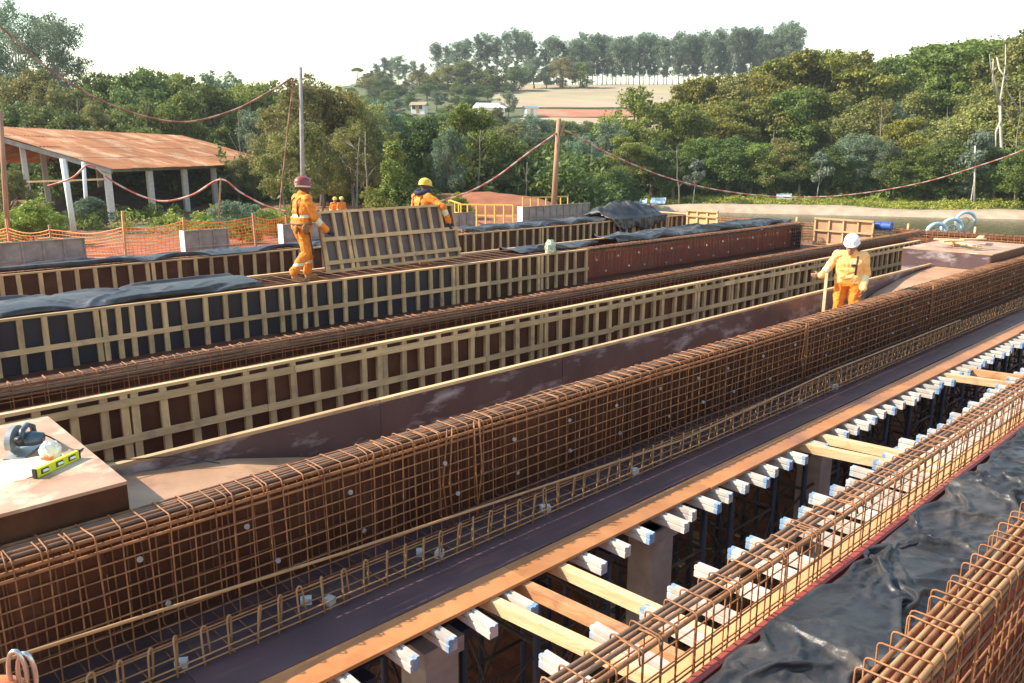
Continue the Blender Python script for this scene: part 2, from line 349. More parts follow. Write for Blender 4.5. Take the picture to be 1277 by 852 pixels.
mb = MB(); q = [(31, 12), (34, 26), (60, 54)]
pts = [(31, -60, WATER_Z), (31, 12, WATER_Z), (33, 29, WATER_Z), (57, 54, WATER_Z)]
for t in (-2, 30, 60, 100): p = SH_A + SH_D * t + SH_N * .2; pts.append((p.x, p.y, WATER_Z))
mb.v = pts; mb.f = [tuple(reversed(range(len(pts))))]; tag(mb.obj('water', 'lake_water'), None, None, None, 'structure')
# fields on the hill
def hill_sheet(name, label, mat, u0, u1, d0, d1, lift, nu=30, nd=16, wob=2):
    rows = []
    for i in range(nd + 1):
        row = []
        for j in range(nu + 1):
            u = u0 + (u1 - u0) * j / nu; d = d0 + (d1 - d0) * i / nd
            if i in (0, nd): d += wob * noise.noise(Vector((u * .06, i, 5)))
            p = ud(u, d); row.append((p.x, p.y, ground_z(p.x, p.y) + lift))
        rows.append(row)
    m_ = MB(); m_.grid(rows); tag(m_.obj(name, mat, None, True), label, None, None, 'structure')
material('stubble', (.29, .22, .13), (.40, .31, .195), .12, .95, .3, 2, stretch=(1, .25, 1), c3=(.33, .29, .15), s3=.05, t3=(.5, .65))
material('red_earth', (.33, .10, .045), (.45, .16, .075), .15, .95, .3, 2, c3=(.35, .20, .12), s3=.07)
hill_sheet('field', 'pale ploughed field on the hill below the tall trees', 'stubble', -6, 118, 226, 316, .3)
hill_sheet('soil_strip', 'strip of bare red earth below the pale field', 'red_earth', 6, 62, 204, 221, .25)
hill_sheet('lower_field', 'pale stubble field under the red earth strip', 'stubble', -14, 66, 176, 203, .2)
hill_sheet('soil_patch', 'bare red earth patch among the hillside bushes', 'red_earth', -46, -30, 200, 222, .25)

# ---------------------------------------------------------------- bridge formwork
ZT, ZB = 3.8, 3.1
def sheets(parent, x0, x1, y, z0, z1, mat, step=2.2, name='plywood_sheet', th=.018, lab=None):
    x = x0
    while x < x1 - .02:
        e = min(x + step, x1); o = MB().box(x + .003, e - .003, y - th / 2, y + th / 2, z0 + J(.004), z1 + J(.004)).obj(name, mat, parent)
        o.location.y += J(.004)
        if lab: o['label'] = lab
        x = e
    return parent
def spaced(x0, x1, base, first=()):
    xs = list(first); x = (xs[-1] if xs else x0)
    while True:
        x += base + J(.035)
        if x > x1: break
        xs.append(x)
        if rnd.random() < .12: xs.append(x + .1)
    return xs
def form_wall(name, label, x0, x1, y, z0, z1, xs, rails, ply, stud_w=.07, group=None, top=True):
    """studded side of a formwork wall, studs towards -Y"""
    t = thing(name, label, 'formwork', ((x0 + x1) / 2, y, z0), group)
    for (a, b_, mt) in ply: sheets(t, a, b_, y + .012, z0, z1 - .002, mt)
    ms = MB().box(-stud_w / 2, stud_w / 2, -.05, 0, 0, z1 - z0 - .035).mesh('stud', 'lumber')
    mw = MB().box(-.035, .035, -.05, 0, 0, z1 - z0 - .035).mesh('stud_narrow', 'lumber')
    for x in xs: piece('stud', ms if rnd.random() < .75 else mw, t, (x, y + J(.003), z0), rot=(0, J(.018), 0))
    for zr in rails:
        x = x0
        while x < x1 - .05:
            e = min(x + rnd.uniform(2.6, 3.4), x1); h = J(.012)
            MB().bar((x + .004, y - .0635 + J(.002), zr + h), (e - .004, y - .0635 + J(.002), zr + J(.012)), .025, .075).obj('rail', 'lumber_long', t); x = e
    if top:
        x = x0
        while x < x1 - .05:
            e = min(x + rnd.uniform(2.6, 3.4), x1)
            MB().box(x + .003, e - .003, y - .056 + J(.003), y + .026, z1 - .033, z1 + J(.004)).obj('top_plate', 'lumber_long', t); x = e
    return t
CX_ST = [1.08, 1.35, 1.62, 1.92, 2.18, 2.37, 2.46, 2.74, 3.04, 3.3, 3.59, 3.88, 4.15, 4.44, 4.72, 5.06, 5.28, 5.36, 5.64, 5.92, 6.18, 6.47, 6.75, 7.02, 7.31, 7.59, 7.88, 8.05, 8.17, 8.46, 8.75, 9.05, 9.28, 9.6, 9.88, 10.17, 10.44, 10.75, 10.98, 11.34]
form_wall('formwork_wall', 'long brown formwork wall with two rails behind the worker in the white helmet', .8, 22.3, 7.9, ZB, ZT, spaced(0, 22.2, .3, CX_ST), (3.68, 3.315), [(.8, 22.3, 'ply_brown')])
BX_ST = [2.15, 2.45, 2.75, 3.09, 3.42, 3.51, 3.7, 3.89, 4.13, 4.36, 4.65, 4.98, 5.3, 5.62, 5.94, 6.26, 6.47, 6.68, 6.89, 7.19, 7.48]
wb = form_wall('formwork_wall', 'formwork wall with one mid rail and black plastic facing, below the two carrying workers', 1.5, 13.95, 12.15, ZB, 3.88, spaced(0, 13.8, .3, BX_ST) + [13.9], (3.42,), [(1.5, 10.1, 'ply_black'), (10.1, 13.95, 'ply_brown')])
AX_ST = [2.9, 3.21, 3.5, 3.85, 4.16, 4.47, 4.81, 5.14, 5.46, 5.79, 5.9, 6.12, 6.43, 6.77, 7.1, 7.43, 7.77, 8.08, 8.4, 8.74, 9.06, 9.21]
form_wall('formwork_wall', 'low brown formwork wall behind the carried panel, farthest of the three long walls', 2.2, 24.9, 16.8, ZB, 3.88, spaced(0, 24.8, .32, AX_ST), (3.3,), [(2.2, 24.9, 'ply_brown')])
# far side forms: only their top edges show
def back_form(label, x0, x1, y, z1, mat='ply_brown', edge='lumber_long'):
    t = thing('back_form', label, 'formwork', ((x0 + x1) / 2, y, ZB)); sheets(t, x0, x1, y, ZB, z1 - .04, mat)
    x = x0
    while x < x1 - .05:
        e = min(x + 2.9, x1); MB().box(x + .003, e - .003, y - .04, y + .04, z1 - .038, z1 + J(.004)).obj('top_plate', edge, t); x = e
back_form('far side form of the covered girder, its pale top edge behind the workers', 1.5, 24.3, 13.62, 3.86)
back_form('far side form of the girder behind the long two-rail wall', .8, 24.5, 9.06, 3.70, edge='ply_brown')
# void form trough of the near girder: brown side behind the cage, purple panel opposite, dusty floor rising at both ends
t = thing('void_form', 'open plywood trough the worker in the white helmet stands in', 'formwork', (9, 5.3, ZB))
sheets(t, -1.2, 25, 4.80, 3.02, ZT, 'ply_brown', 2.44)
x = -1.2
while x < 17.4:
    e = min(x + 2.9, 17.4); MB().box(x + .003, e - .003, 4.785, 4.835, ZT + .001, ZT + .03 + J(.003)).obj('top_edge', 'lumber_long', t); x = e
x = 1.5
while x < 17.4:
    e = min(x + 2.44, 17.4); MB().box(x + .003, e - .003, 5.88 + J(.003), 5.90, 3.05, ZT - .004).obj('side_panel', 'ply_purple', t)
    MB().box(x + .003, e - .003, 5.87, 5.925, ZT - .003, ZT + .028).obj('top_edge', 'lumber_long', t); x = e
prof = [(1.30, 3.76), (1.75, 3.735), (2.5, 3.65), (3.1, 3.50), (4.2, 3.22), (5.2, 3.13), (12.9, 3.13), (13.6, 3.30), (14.7, 3.55), (15.7, 3.68), (16.6, 3.745), (17.6, 3.77)]
for (xa, za), (xb, zb) in zip(prof, prof[1:]):
    m_ = MB(); m_.v = [(xa, 4.812, za), (xa, 5.868, za), (xb, 4.812, zb), (xb, 5.868, zb), (xa, 4.812, za - .02), (xa, 5.868, za - .02), (xb, 4.812, zb - .02), (xb, 5.868, zb - .02)]
    m_.f = [(0, 2, 3, 1), (4, 5, 7, 6), (0, 4, 6, 2), (1, 3, 7, 5)]; m_.obj('floor_sheet', 'ply_dusty', t)
def form_box(name, label, x0, x1, y0, y1, z0, z1, side, end):
    t = thing(name, label, 'formwork box', ((x0 + x1) / 2, (y0 + y1) / 2, z0))
    xs = list(np.arange(x0, x1 - .3, 2.44)) + [x1]
    for a, b_ in zip(xs, xs[1:]):
        MB().box(a + .002, b_ - .002, y0 - .012, y1, z1 - .02, z1 + J(.002)).obj('top_sheet', 'ply_tabletop', t)
        MB().box(a + .002, b_ - .002, y0, y0 + .02, z0, z1 - .022).obj('side_sheet', side, t)
        MB().box(a + .002, b_ - .002, y1 - .02, y1 - .002, z0, z1 - .022).obj('side_sheet', side, t)
    for x in ((x1 - .02) if x0 < 0 else x0,): MB().box(x - .003, x + .018, y0 + .021, y1 - .021, z0, z1 - .022).obj('end_sheet', end, t)
    return t
form_box('form_box', 'closed plywood box form with a saw and a spirit level on it', -1.2, 1.42, 4.83, 6.5, 3.66, 4.10, 'ply_brown', 'ply_brown')
form_box('form_box', 'closed plywood box form with whitish end and wood scraps on top, beyond the worker', 17.45, 20.0, 4.83, 6.5, 3.62, 4.10, 'ply_brown', 'ply_purple')
# soffit decks
def soffit(label, x0, x1, y0, y1, mat, z=ZB, step=2.44, th=.03):
    t = thing('soffit_deck', label, 'deck', ((x0 + x1) / 2, (y0 + y1) / 2, z - th)); x = x0
    while x < x1 - .05:
        e = min(x + step, x1); o = MB().box(x + .002, e - .002, y0 + J(.012), y1, z - th, z).obj('plywood_sheet', mat, t); o.location.z += J(.0015); x = e
soffit('dusty orange plywood strip along the edge of the open gap', -1.0, 25.0, 3.62, 3.862, 'ply_ledge', ZB - .006, 2.3, .024)
soffit('purplish plywood deck under the hairpin cage', -1.0, 25.0, 3.87, 4.785, 'ply_soffit')
soffit('plywood deck under the long two-rail formwork wall', .5, 25, 5.95, 11.17, 'ply_brown')
soffit('plywood deck under the black-faced formwork wall', 1.2, 25, 11.2, 14.4, 'ply_brown')
soffit('plywood deck under the farthest long formwork wall', 2, 25.0, 16.0, 19.0, 'ply_brown')
soffit('yellow plywood ledge under the thin cage by the tarp', .5, 22, 1.70, 2.36, 'ply_yellow')
# near girder: red forms either side of the tarp
t = thing('red_form', 'red plywood form under the black tarp, pink top edge showing', 'formwork', (6, 1.66, ZB))
sheets(t, .4, 20, 1.66, ZB - .02, 3.79, 'ply_red', 2.44, th=.05)
t = thing('red_form', 'red plywood form behind the nearest cage', 'formwork', (6, 1.16, ZB)); sheets(t, .4, 20, 1.16, 2.2, 3.80, 'ply_red', 2.44)
t = thing('red_form', 'red plywood form behind the netted cage of the middle girder', 'formwork', (18, 12.5, ZB)); sheets(t, 13.95, 24.3, 12.52, ZB, 3.72, 'ply_red', 2.44)
MB().box(24.3, 24.33, 12.2, 13.55, ZB, 3.8).obj('end_sheet', 'ply_black', t)

# ---------------------------------------------------------------- reinforcement cages
def long_bar(parent, x0, x1, y, z, r, mat='rebar', wob=.013, name='longitudinal_bar', sides=6, n_=None):
    n_ = n_ or max(6, int((x1 - x0) / .7)); ph = rnd.uniform(0, 99)
    pts = [(x0 + (x1 - x0) * i / n_, y + wob * noise.noise(Vector((i * .5, ph, 0))), z + wob * noise.noise(Vector((i * .5, ph, 7)))) for i in range(n_ + 1)]
    return MB().tube(pts, r, sides).obj(name, mat, parent, True)
def loop_mesh(pts, r, mat='rebar', closed=False, sides=5): return MB().tube(pts, r, sides, closed).mesh('stirrup', mat, True)
def rect_loop(w, z0, z1, r=.005, hook=.05, rc=.018):
    """closed stirrup about y = 0 with rounded corners and a hook over the top"""
    p = []
    for (cy, cz, a0) in ((w / 2 - rc, z1 - rc, 0), (-w / 2 + rc, z1 - rc, 90), (-w / 2 + rc, z0 + rc, 180), (w / 2 - rc, z0 + rc, 270)):
        for k in range(3): a = R(a0 + 45 * k); p.append((0, cy + rc * math.cos(a), cz + rc * math.sin(a)))
    return p
def cage(name, label, x0, x1, y, w, z0, z1, step, bars, mat='rebar', r=.0047, hook=True, tilt=.03, smat=None, mid=0):
    t = thing(name, label, 'rebar cage', ((x0 + x1) / 2, y, z0))
    m1 = loop_mesh(rect_loop(w, 0, z1 - z0, r), r, smat or mat, True); zh = z1; z1 = z1 - z0
    hk = loop_mesh([(-.012, -w / 2 - .004, z1 - .055), (-.012, -w / 2 + .006, z1 + .001), (-.012, -w / 4, z1 + .007), (-.010, w * .1, z1 + .004), (-.008, w * .22, z1 - .02)], r, smat or mat)
    x = x0
    while x < x1:
        xx = x + rnd.gauss(0, step * .09)
        piece('stirrup', m1, t, (xx, y + J(.004), z0 + J(.004)), rot=(J(tilt * .15), J(tilt * .6), rnd.gauss(0, tilt)))
        if hook and rnd.random() < .6: piece('tie_hook', hk, t, (xx - .02, y, z0 + J(.004)), rot=(0, J(.03), J(.12)))
        x += step
    for b_ in bars: long_bar(t, b_[4] if len(b_) > 4 else x0 - .1, b_[5] if len(b_) > 5 else x1 + .1, y + b_[0], b_[1], b_[2], b_[3] if len(b_) > 3 and b_[3] else mat)
    return t
def face_bars(yo, zs, r=.006, mat=None): return [(yo, z_, r * .85, mat) for z_ in zs]
# D: tall cage in front of the brown trough side
D_Y, D_W = 4.645, .25
bars = face_bars(-D_W / 2, np.arange(3.16, 3.84, .086)) + face_bars(D_W / 2, np.arange(3.19, 3.82, .09), .0055, 'rebar_dark')
bars += [(D_W / 2 - .012, 3.93, .0125, 'rebar'), (.08, 3.928, .014, 'rebar_grey'), (.045, 3.93, .014, 'rebar_grey'), (.01, 3.93, .014, 'rebar'), (-.03, 3.928, .014, 'rebar_grey'), (-D_W / 2 + .02, 3.925, .012, 'rebar'), (D_W / 2 - .012, 3.897, .0125, 'rebar_dark'), (D_W / 2 - .012, 3.866, .0125, 'rebar'), (D_W / 2 - .012, 3.838, .0125, 'rebar_dark'), (.07, 3.892, .0125, 'rebar_dark'), (.035, 3.892, .0125, 'rebar_dark'), (-D_W / 2 + .016, 3.882, .0125, 'rebar'), (-.005, 3.888, .0125, 'rebar'), (-D_W / 2 + .012, 3.842, .01, 'rebar')]  # bundle thickened and far-side bars added to close its shadow on the deck
cd_ = cage('rebar_cage', 'long rusty cage in front of the worker in the white helmet, tallest one', .0, 25.5, D_Y, D_W, 3.13, 3.95, .128, bars, tilt=.05)
# extra doubled stirrups where bars lap
for xx in (3.62, 3.66, 3.90, 3.94, 9.30, 9.34, 9.38, 13.5, 13.55):
    MB().tube([(xx + J(.02), D_Y - D_W / 2 - .012, 3.97), (xx + J(.06), D_Y - D_W / 2 - .014, 3.55), (xx + J(.05), D_Y - D_W / 2 - .01, 3.16)], .007, 5).obj('lap_bar', 'rebar', cd_, True)
spm = MB(); spm.cyl((0, -.007, 0), (0, .007, 0), .017, 12).cyl((0, -.011, 0), (0, .011, 0), .007, 8); spm = spm.mesh('spacer_wheel', 'plastic_grey')
x = .55
while x < 22:
    piece('spacer_wheel', spm, cd_, (x + J(.06), D_Y - D_W / 2 - .016, 3.72 + J(.02)), rot=(J(.3), J(1), J(.5))); piece('spacer_wheel', spm, cd_, (x + .12 + J(.1), D_Y - D_W / 2 - .016, 3.42 + J(.03)), rot=(J(.3), J(1), J(.5)))
    x += .72 + J(.1)
vb = MB().tube([(0, 0, 0), (.004, .004, .35), (0, 0, .70)], .005, 5).mesh('vertical_bar', 'rebar_dark', True); x = .06
while x < 25: piece('vertical_bar', vb, cd_, (x + J(.02), D_Y + D_W / 2 - .008, 3.14), rot=(J(.01), J(.03), 0)); x += .128
# flange cage on the ledge
FLY = 4.215
tf = thing('flange_cage', 'low cage of hairpin loops along the dusty orange ledge', 'rebar cage', (12, FLY, ZB))
hp = MB().tube([(-.022, -.012, .005), (-.022, -.012, .1), (-.019, -.011, .215), (-.013, -.007, .240), (0, 0, .249), (.013, .007, .240), (.019, .012, .215), (.024, .03, .1), (.030, .055, .005)], .0068, 6).mesh('hairpin', 'bar_yellow', True)
cr = MB().tube([(0, -.02, .02), (0, .36, .03)], .005, 5).mesh('cross_bar', 'rebar', True)
cr2 = MB().tube([(0, -.01, .23), (0, .2, .24), (0, .3, .26)], .005, 5).mesh('cross_bar_top', 'rebar_dark', True)
x = .3
while x < 25:
    piece('hairpin', hp, tf, (x + J(.012), FLY + J(.006), ZB + J(.008)), rot=(J(.06), J(.07), J(.35)))
    piece('cross_bar', cr, tf, (x + J(.02), FLY, ZB + J(.004)), rot=(0, 0, J(.05)))
    if rnd.random() < .0: piece('cross_bar', cr2, tf, (x + J(.03), FLY, ZB + J(.01)), rot=(0, 0, J(.1)))
    x += .158
for yo, z_, r_ in ((-.012, ZB + .03, .0055), (-.014, ZB + .075, .0055), (.012, 3.322, .006), (.13, ZB + .04, .0055), (.26, ZB + .04, .0055)):
    long_bar(tf, .1, 25.2, FLY + yo, z_, r_, 'rebar' if z_ > 3.3 else 'bar_yellow', .012)
tag(MB().tube([ony(-40, 836, 4.19), ony(0, 825, 4.19), ony(430, 689, 4.20), ony(850, 549, 4.205), (9.5, 4.21, 3.386), (14, 4.20, 3.386)], .0105, 8).obj('loose_bar', 'bar_yellow', None, True), 'long loose pale bar lying along the low hairpin cage', 'steel bar')
# concrete cover blocks under the flange cage
blk = [(226, 826), (372, 740), (411, 748), (510, 680), (548, 690), (680, 634), (792, 587), (1051, 484), (1004, 502)]
for k, (px, py) in enumerate(blk):
    p = onz(px, py, ZB + .03); m_ = MB(); m_.box(-.035, .035, -.028, .028, 0, .05); o = m_.obj('spacer_block', 'concrete_pale')
    o.location = (p.x, min(max(p.y, 4.26), 4.40), ZB + .0005); o.rotation_euler = (0, 0, J(1.2)); o.scale = (rnd.uniform(.8, 1.2), rnd.uniform(.8, 1.1), rnd.uniform(.8, 1.1))
    tag(o, 'small pale concrete spacer block under the low hairpin cage', 'concrete block', 'spacer blocks under the hairpin cage')
# small scrap of mesh lying on top
t = thing('rebar_offcut', 'small square bent rebar offcut lying at the trough edge by the saw box', 'rebar offcut', onz(367, 563, 4.02), local=True)
p = onz(367, 563, 3.99); t.location = (p.x, 4.86, 3.83)
for z_ in (.006, .05): MB().tube([(-.10, -.04, z_), (.10, -.04, z_), (.10, .06, z_), (-.10, .06, z_)], .005, 5, True).obj('loop', 'rebar', t, True)
for a, b_ in ((-.1, -.04), (.1, -.04), (.1, .06), (-.1, .06)): MB().tube([(a, b_, 0), (a, b_, .055)], .004, 5).obj('strut', 'rebar', t, True)
# C cage behind the two-rail wall
bars = face_bars(-.09, np.arange(3.2, 3.68, .09), .006, 'rebar_dark') + face_bars(.09, np.arange(3.2, 3.72, .11), .006, 'rebar_dark')
bars += [(.07, 3.80, .0125, 'rebar_dark'), (-.02, 3.80, .0125, 'rebar_grey'), (-.075, 3.80, .0125, 'rebar'), (-.08, 3.755, .015, 'rebar_grey'), (-.08, 3.72, .015, 'rebar_grey'), (-.08, 3.685, .0125, 'rebar_dark'), (.02, 3.80, .0125, 'rebar'), (.03, 3.745, .014, 'rebar_dark'), (.03, 3.70, .014, 'rebar')]
cage('rebar_cage', 'wide rusty cage between the two-rail wall and the black-faced wall', .9, 25.0, 8.86, .18, 3.13, 3.82, .15, bars, tilt=.05)
# B cage: covered on one side, bare before the red form farther along
bars = face_bars(-.15, np.arange(3.2, 3.75, .11), .006) + [(-.13, 3.845, .0125, 'rebar_grey'), (-.08, 3.85, .0125, 'rebar'), (0, 3.85, .0125, 'rebar'), (.1, 3.85, .0125, 'rebar_grey'), (-.14, 3.80, .0125, 'rebar_dark'), (-.14, 3.755, .01, 'rebar_dark')]
cb = cage('rebar_cage', 'cage with pale spacers over the red form of the middle girder', 14.0, 24.4, 12.33, .30, 3.13, 3.87, .15, bars, 'rebar_dark', r=.007, tilt=.03)
for k in range(26): piece('spacer_wheel', spm, cb, (14.3 + 10 * k / 26 + J(.1), 12.16, (3.62, 3.3)[k % 2] + J(.05)), rot=(J(.3), J(1), J(.5)), scale=(1.6, 1.6, 1.6))
bars = [(-.5, 3.84, .0125, 'rebar'), (-.42, 3.845, .0125, 'rebar_grey'), (-.3, 3.84, .0125, 'rebar_dark'), (-.1, 3.84, .0125, 'rebar'), (.1, 3.84, .0125, 'rebar_dark'), (.3, 3.84, .0125, 'rebar'), (.5, 3.84, .0125, 'rebar_grey'), (.52, 3.7, .01, 'rebar_dark'), (.52, 3.55, .01, 'rebar_dark')]
cage('rebar_cage', 'cage inside the black-faced wall on which the carrying workers walk', 1.6, 13.9, 12.88, 1.1, 3.13, 3.865, .3, bars, 'rebar_dark', tilt=.03, hook=False)
bars = [(-.4, 3.84, .0125, 'rebar'), (-.2, 3.84, .0125, 'rebar_dark'), (.1, 3.84, .0125, 'rebar'), (.4, 3.84, .0125, 'rebar')]
cage('rebar_cage', 'cage inside the farthest long formwork wall', 2.4, 24.7, 17.4, 1.0, 3.13, 3.865, .2, bars, 'rebar_dark', tilt=.03, hook=False)
# F and G cages either side of the tarp
bars = face_bars(.09, np.arange(3.2, 3.82, .1), .0055) + face_bars(-.09, np.arange(3.2, 3.82, .1), .0055)
bars += [(.07, 3.955, .0125, 'rebar_grey'), (.035, 3.958, .0125, 'rebar_grey'), (-.07, 3.955, .0125, 'rebar'), (.078, 3.915, .0125, 'rebar_grey'), (.08, 3.868, .011, 'rebar'), (.0, 3.956, .0125, 'rebar_grey')]
cage('rebar_cage', 'thin cage between the black tarp and the open gap', .9, 21, 1.86, .18, 3.12, 3.98, .138, bars, tilt=.05)
bars = face_bars(-.11, np.arange(2.5, 3.84, .1), .006) + face_bars(.11, np.arange(2.5, 3.8, .1), .006, 'rebar_dark')
bars += [(-.09, 3.958, .0125, 'bar_yellow'), (-.055, 3.962, .0125, 'bar_yellow'), (-.02, 3.958, .0125, 'rebar'), (.02, 3.962, .0125, 'bar_yellow'), (.06, 3.958, .0125, 'rebar'), (-.092, 3.915, .0125, 'rebar'), (-.09, 3.87, .011, 'rebar_dark')]
cage('rebar_cage', 'nearest rusty cage with bundled pale top bars in the corner below the tarp', 1.6, 20, 1.0, .22, 2.4, 3.985, .125, bars, tilt=.06, hook=False)
soffit('shaded plywood deck below the nearest cage', .5, 20, .2, 1.14, 'ply_ledge', 2.38)
# end wall cage across the girders
te = thing('end_cage', 'rusty crosswise cage closing the far ends of the girders', 'rebar cage', (25.4, 10, ZB))
for z_ in np.arange(3.15, 3.82, .08):
    for xo in (0, .3): MB().tube([(25.3 + xo, 2.6, z_), (25.3 + xo + J(.02), 9, z_ + J(.02)), (25.3 + xo, 16.7, z_ + J(.01))], .009, 5).obj('longitudinal_bar', 'rebar', te, True)
m1 = MB().tube([(0, 0, 3.12), (0, 0, 3.81), (.3, 0, 3.81), (.3, 0, 3.12)], .007, 5, True).mesh('stirrup', 'rebar', True)
for k in range(92): piece('stirrup', m1, te, (25.3, 2.7 + k * .152, J(.008)), rot=(0, 0, J(.04)))
soffit('plywood deck under the crosswise end cage', 25.05, 26.4, 2.4, 16.9, 'ply_ledge')
back_form_t = thing('back_form', 'brown form board closing the far side of the crosswise end cage', 'formwork', (25.7, 8, ZB))
for k in range(6): MB().box(25.68, 25.70, 2.5 + k * 1.22, 3.715 + k * 1.22, ZB + .002, 3.74 + J(.01)).obj('plywood_sheet', 'ply_brown', back_form_t)
# ---------------------------------------------------------------- joists, planks, shoring in the gap
# white composite joist, I profile, runs along Y; blue painted end
def joist_mesh(name, y0, y1, tip):
    prof = [(-.036, 0), (.036, 0), (.036, .088), (.012, .088), (.012, .08), (-.012, .08), (-.012, .088), (-.036, .088), (-.036, .058), (-.028, .055), (-.028, .046), (-.036, .043)]
    a, b = (y0, y1); s = .035
    m_ = MB()
    if tip == 'hi': m_.prism(prof, a, b - s); k = len(m_.f); m_.prism(prof, b - s + .0005, b)
    else: m_.prism(prof, a + s, b); k = len(m_.f); m_.prism(prof, a, a + s - .0005)
    me = m_.mesh(name, 'joist_white'); me.materials.append(MAT['joist_blue'])
    for i, f in enumerate(me.polygons): f.material_index = 1 if i >= k else 0
    return me
jE = joist_mesh('joist', 0, 3.9, 'lo'); jF = joist_mesh('joist', -1.2, 0, 'hi')
jEw = MB().prism([(-.035, .01), (.035, .01), (.035, .155), (-.035, .155)], 0, 3.9).mesh('joist', 'joist_white')
JZ = ZB - .032 - .09
def put_joist(me, x, y, lab, grp):
    o = put('joist', me, None, (x, y, JZ)); o.rotation_euler = (0, 0, J(.03)); tag(o, lab, 'joist', grp)
xs = [1.75, 2.1, 2.5, 2.79, 3.07, 3.42, 4.2, 4.53, 4.84, 5.2]; x = 5.2
while x < 24: x += .255 + J(.035); xs.append(x)
for x in xs:
    if min(abs(x - q) for q in (3.25, 3.58, 3.93, 7.55, 8.05, 11.7)) < .09: continue
    put_joist(jE, x, 3.42 + J(.05), 'white joist with blue end under the orange ledge, ' + ('nearer than the lower three timbers' if x < 3.2 else 'between the lower and middle timbers' if x < 7.5 else 'between the middle and far timbers' if x < 11.7 else 'beyond the far timbers'), 'joists under the dusty orange ledge')
xs = [1.6, 2.1, 2.55, 3.1, 3.55, 3.95, 4.3, 4.69, 5.09, 5.35, 5.85, 6.16, 6.5, 6.8, 7.05]; x = 7.05
while x < 20: x += .29 + J(.05); xs.append(x)
for x in xs: put_joist(jF, x, 2.93 + J(.07), 'white joist under the yellow ledge by the thin cage, ' + ('below the lower three timbers' if x < 4.2 else 'between the lower and middle timbers' if x < 7.8 else 'beyond the middle timbers'), 'joists under the yellow ledge')
# planks laid across the gap, resting on the ledgers
def plank(a, b, w, h, mat, label):
    tag(MB().bar(a, b, w, h).obj('timber_plank', mat), label, 'plank')
PZ = JZ + .09 - .045
plank((3.27, 3.78, PZ), (3.44, 2.2, PZ), .075, .085, 'lumber_new', 'pale timber across the gap, nearest the camera of the lower three')
plank((3.58, 3.78, PZ), (3.70, 2.2, PZ), .075, .085, 'lumber_orange', 'reddish timber across the gap between two pale ones')
plank((3.95, 3.78, PZ), (4.03, 2.2, PZ), .08, .085, 'lumber_new', 'pale timber across the gap beyond the reddish one')
plank((7.63, 3.76, PZ), (7.90, 2.2, PZ), .09, .085, 'lumber_new', 'pale timber across the middle of the gap, nearer of a close pair')
plank((8.02, 3.76, PZ), (8.2, 2.2, PZ), .09, .085, 'lumber_new', 'pale timber across the middle of the gap, farther of a close pair')
plank((11.6, 3.76, PZ), (11.9, 2.2, PZ), .11, .085, 'lumber_new', 'timber across the far part of the gap, wide and pale')
plank((12.1, 3.76, PZ), (12.35, 2.2, PZ), .09, .085, 'lumber_orange', 'reddish timber across the far part of the gap')
# steel ledgers carrying the joists
for y, lab in ((3.95, 'dark blue steel ledger under the joists of the dusty ledge'), (2.15, 'dark blue steel ledger under the joists of the yellow ledge'), (6.3, 'dark steel ledger under the trough'), (.6, 'dark steel ledger under the nearest girder')):
    t = thing('steel_ledger', lab, 'steel beam', (12, y, JZ - .16))
    for z_ in (JZ - .012, JZ - .15): MB().box(.2, 24.5, y - .05, y + .05, z_ - .006, z_ + .006).obj('flange', 'steel_blue', t)
    MB().box(.2, 24.5, y - .005, y + .005, JZ - .143, JZ - .019).obj('web', 'steel_blue', t)
# concrete columns
for x, y, lab in ((2.95, 3.92, 'grey concrete pillar head under the joists beside the lower timbers'), (5.45, 3.92, 'grey concrete pillar under the middle of the dusty ledge'), (8.6, 3.92, 'grey concrete pillar below the close pair of timbers')):
    t = thing('concrete_pillar', lab, 'pillar', (x, y, 0.1)); zt = JZ - .165
    MB().box(x - .14, x + .14, y - .14, y + .14, ground_z(x, y) - .1, zt - .12).obj('shaft', 'concrete', t)
    MB().box(x - .17, x + .17, y - .17, y + .17, zt - .119, zt).obj('cap', 'concrete', t)
# shoring towers
def tower(x, y, w, d, label):
    zg = .05; zt = JZ - .165; t = thing('shoring_tower', label, 'scaffold tower', (x, y, zg), 'shoring towers under the deck')
    c = [(x - w, y - d), (x + w, y - d), (x + w, y + d), (x - w, y + d)]
    for (a, b) in c:
        MB().cyl((a, b, zg), (a, b, zt - .08), .03, 8).obj('post', 'steel_blue', t, True); MB().box(a - .07, a + .07, b - .07, b + .07, zt - .08, zt).obj('head_plate', 'steel_blue', t)
    for k in range(4):
        (a, b), (e, f) = c[k], c[(k + 1) % 4]
        for z_ in (.6, 1.5, 2.3): MB().cyl((a, b, z_), (e, f, z_), .017, 6).obj('ledger', 'steel_dark', t, True)
        MB().cyl((a, b, .65), (e, f, 2.25), .014, 6).obj('brace', 'steel_dark', t, True); MB().cyl((a, b, 2.3), (e, f, .7), .014, 6).obj('brace', 'steel_dark', t, True)
for k, x in enumerate(np.arange(1.4, 22, 1.45)): tower(x + J(.1), 4.35, .42, .5, 'dark steel shoring tower under the dusty ledge')
for k, x in enumerate(np.arange(1.9, 20, 2.3)): tower(x, 1.75, .55, .42, 'dark steel shoring tower under the yellow ledge')
for k, x in enumerate(np.arange(1.9, 20, 1.7)): tower(x, 6.2, .5, .7, 'dark steel shoring tower beneath the open trough')
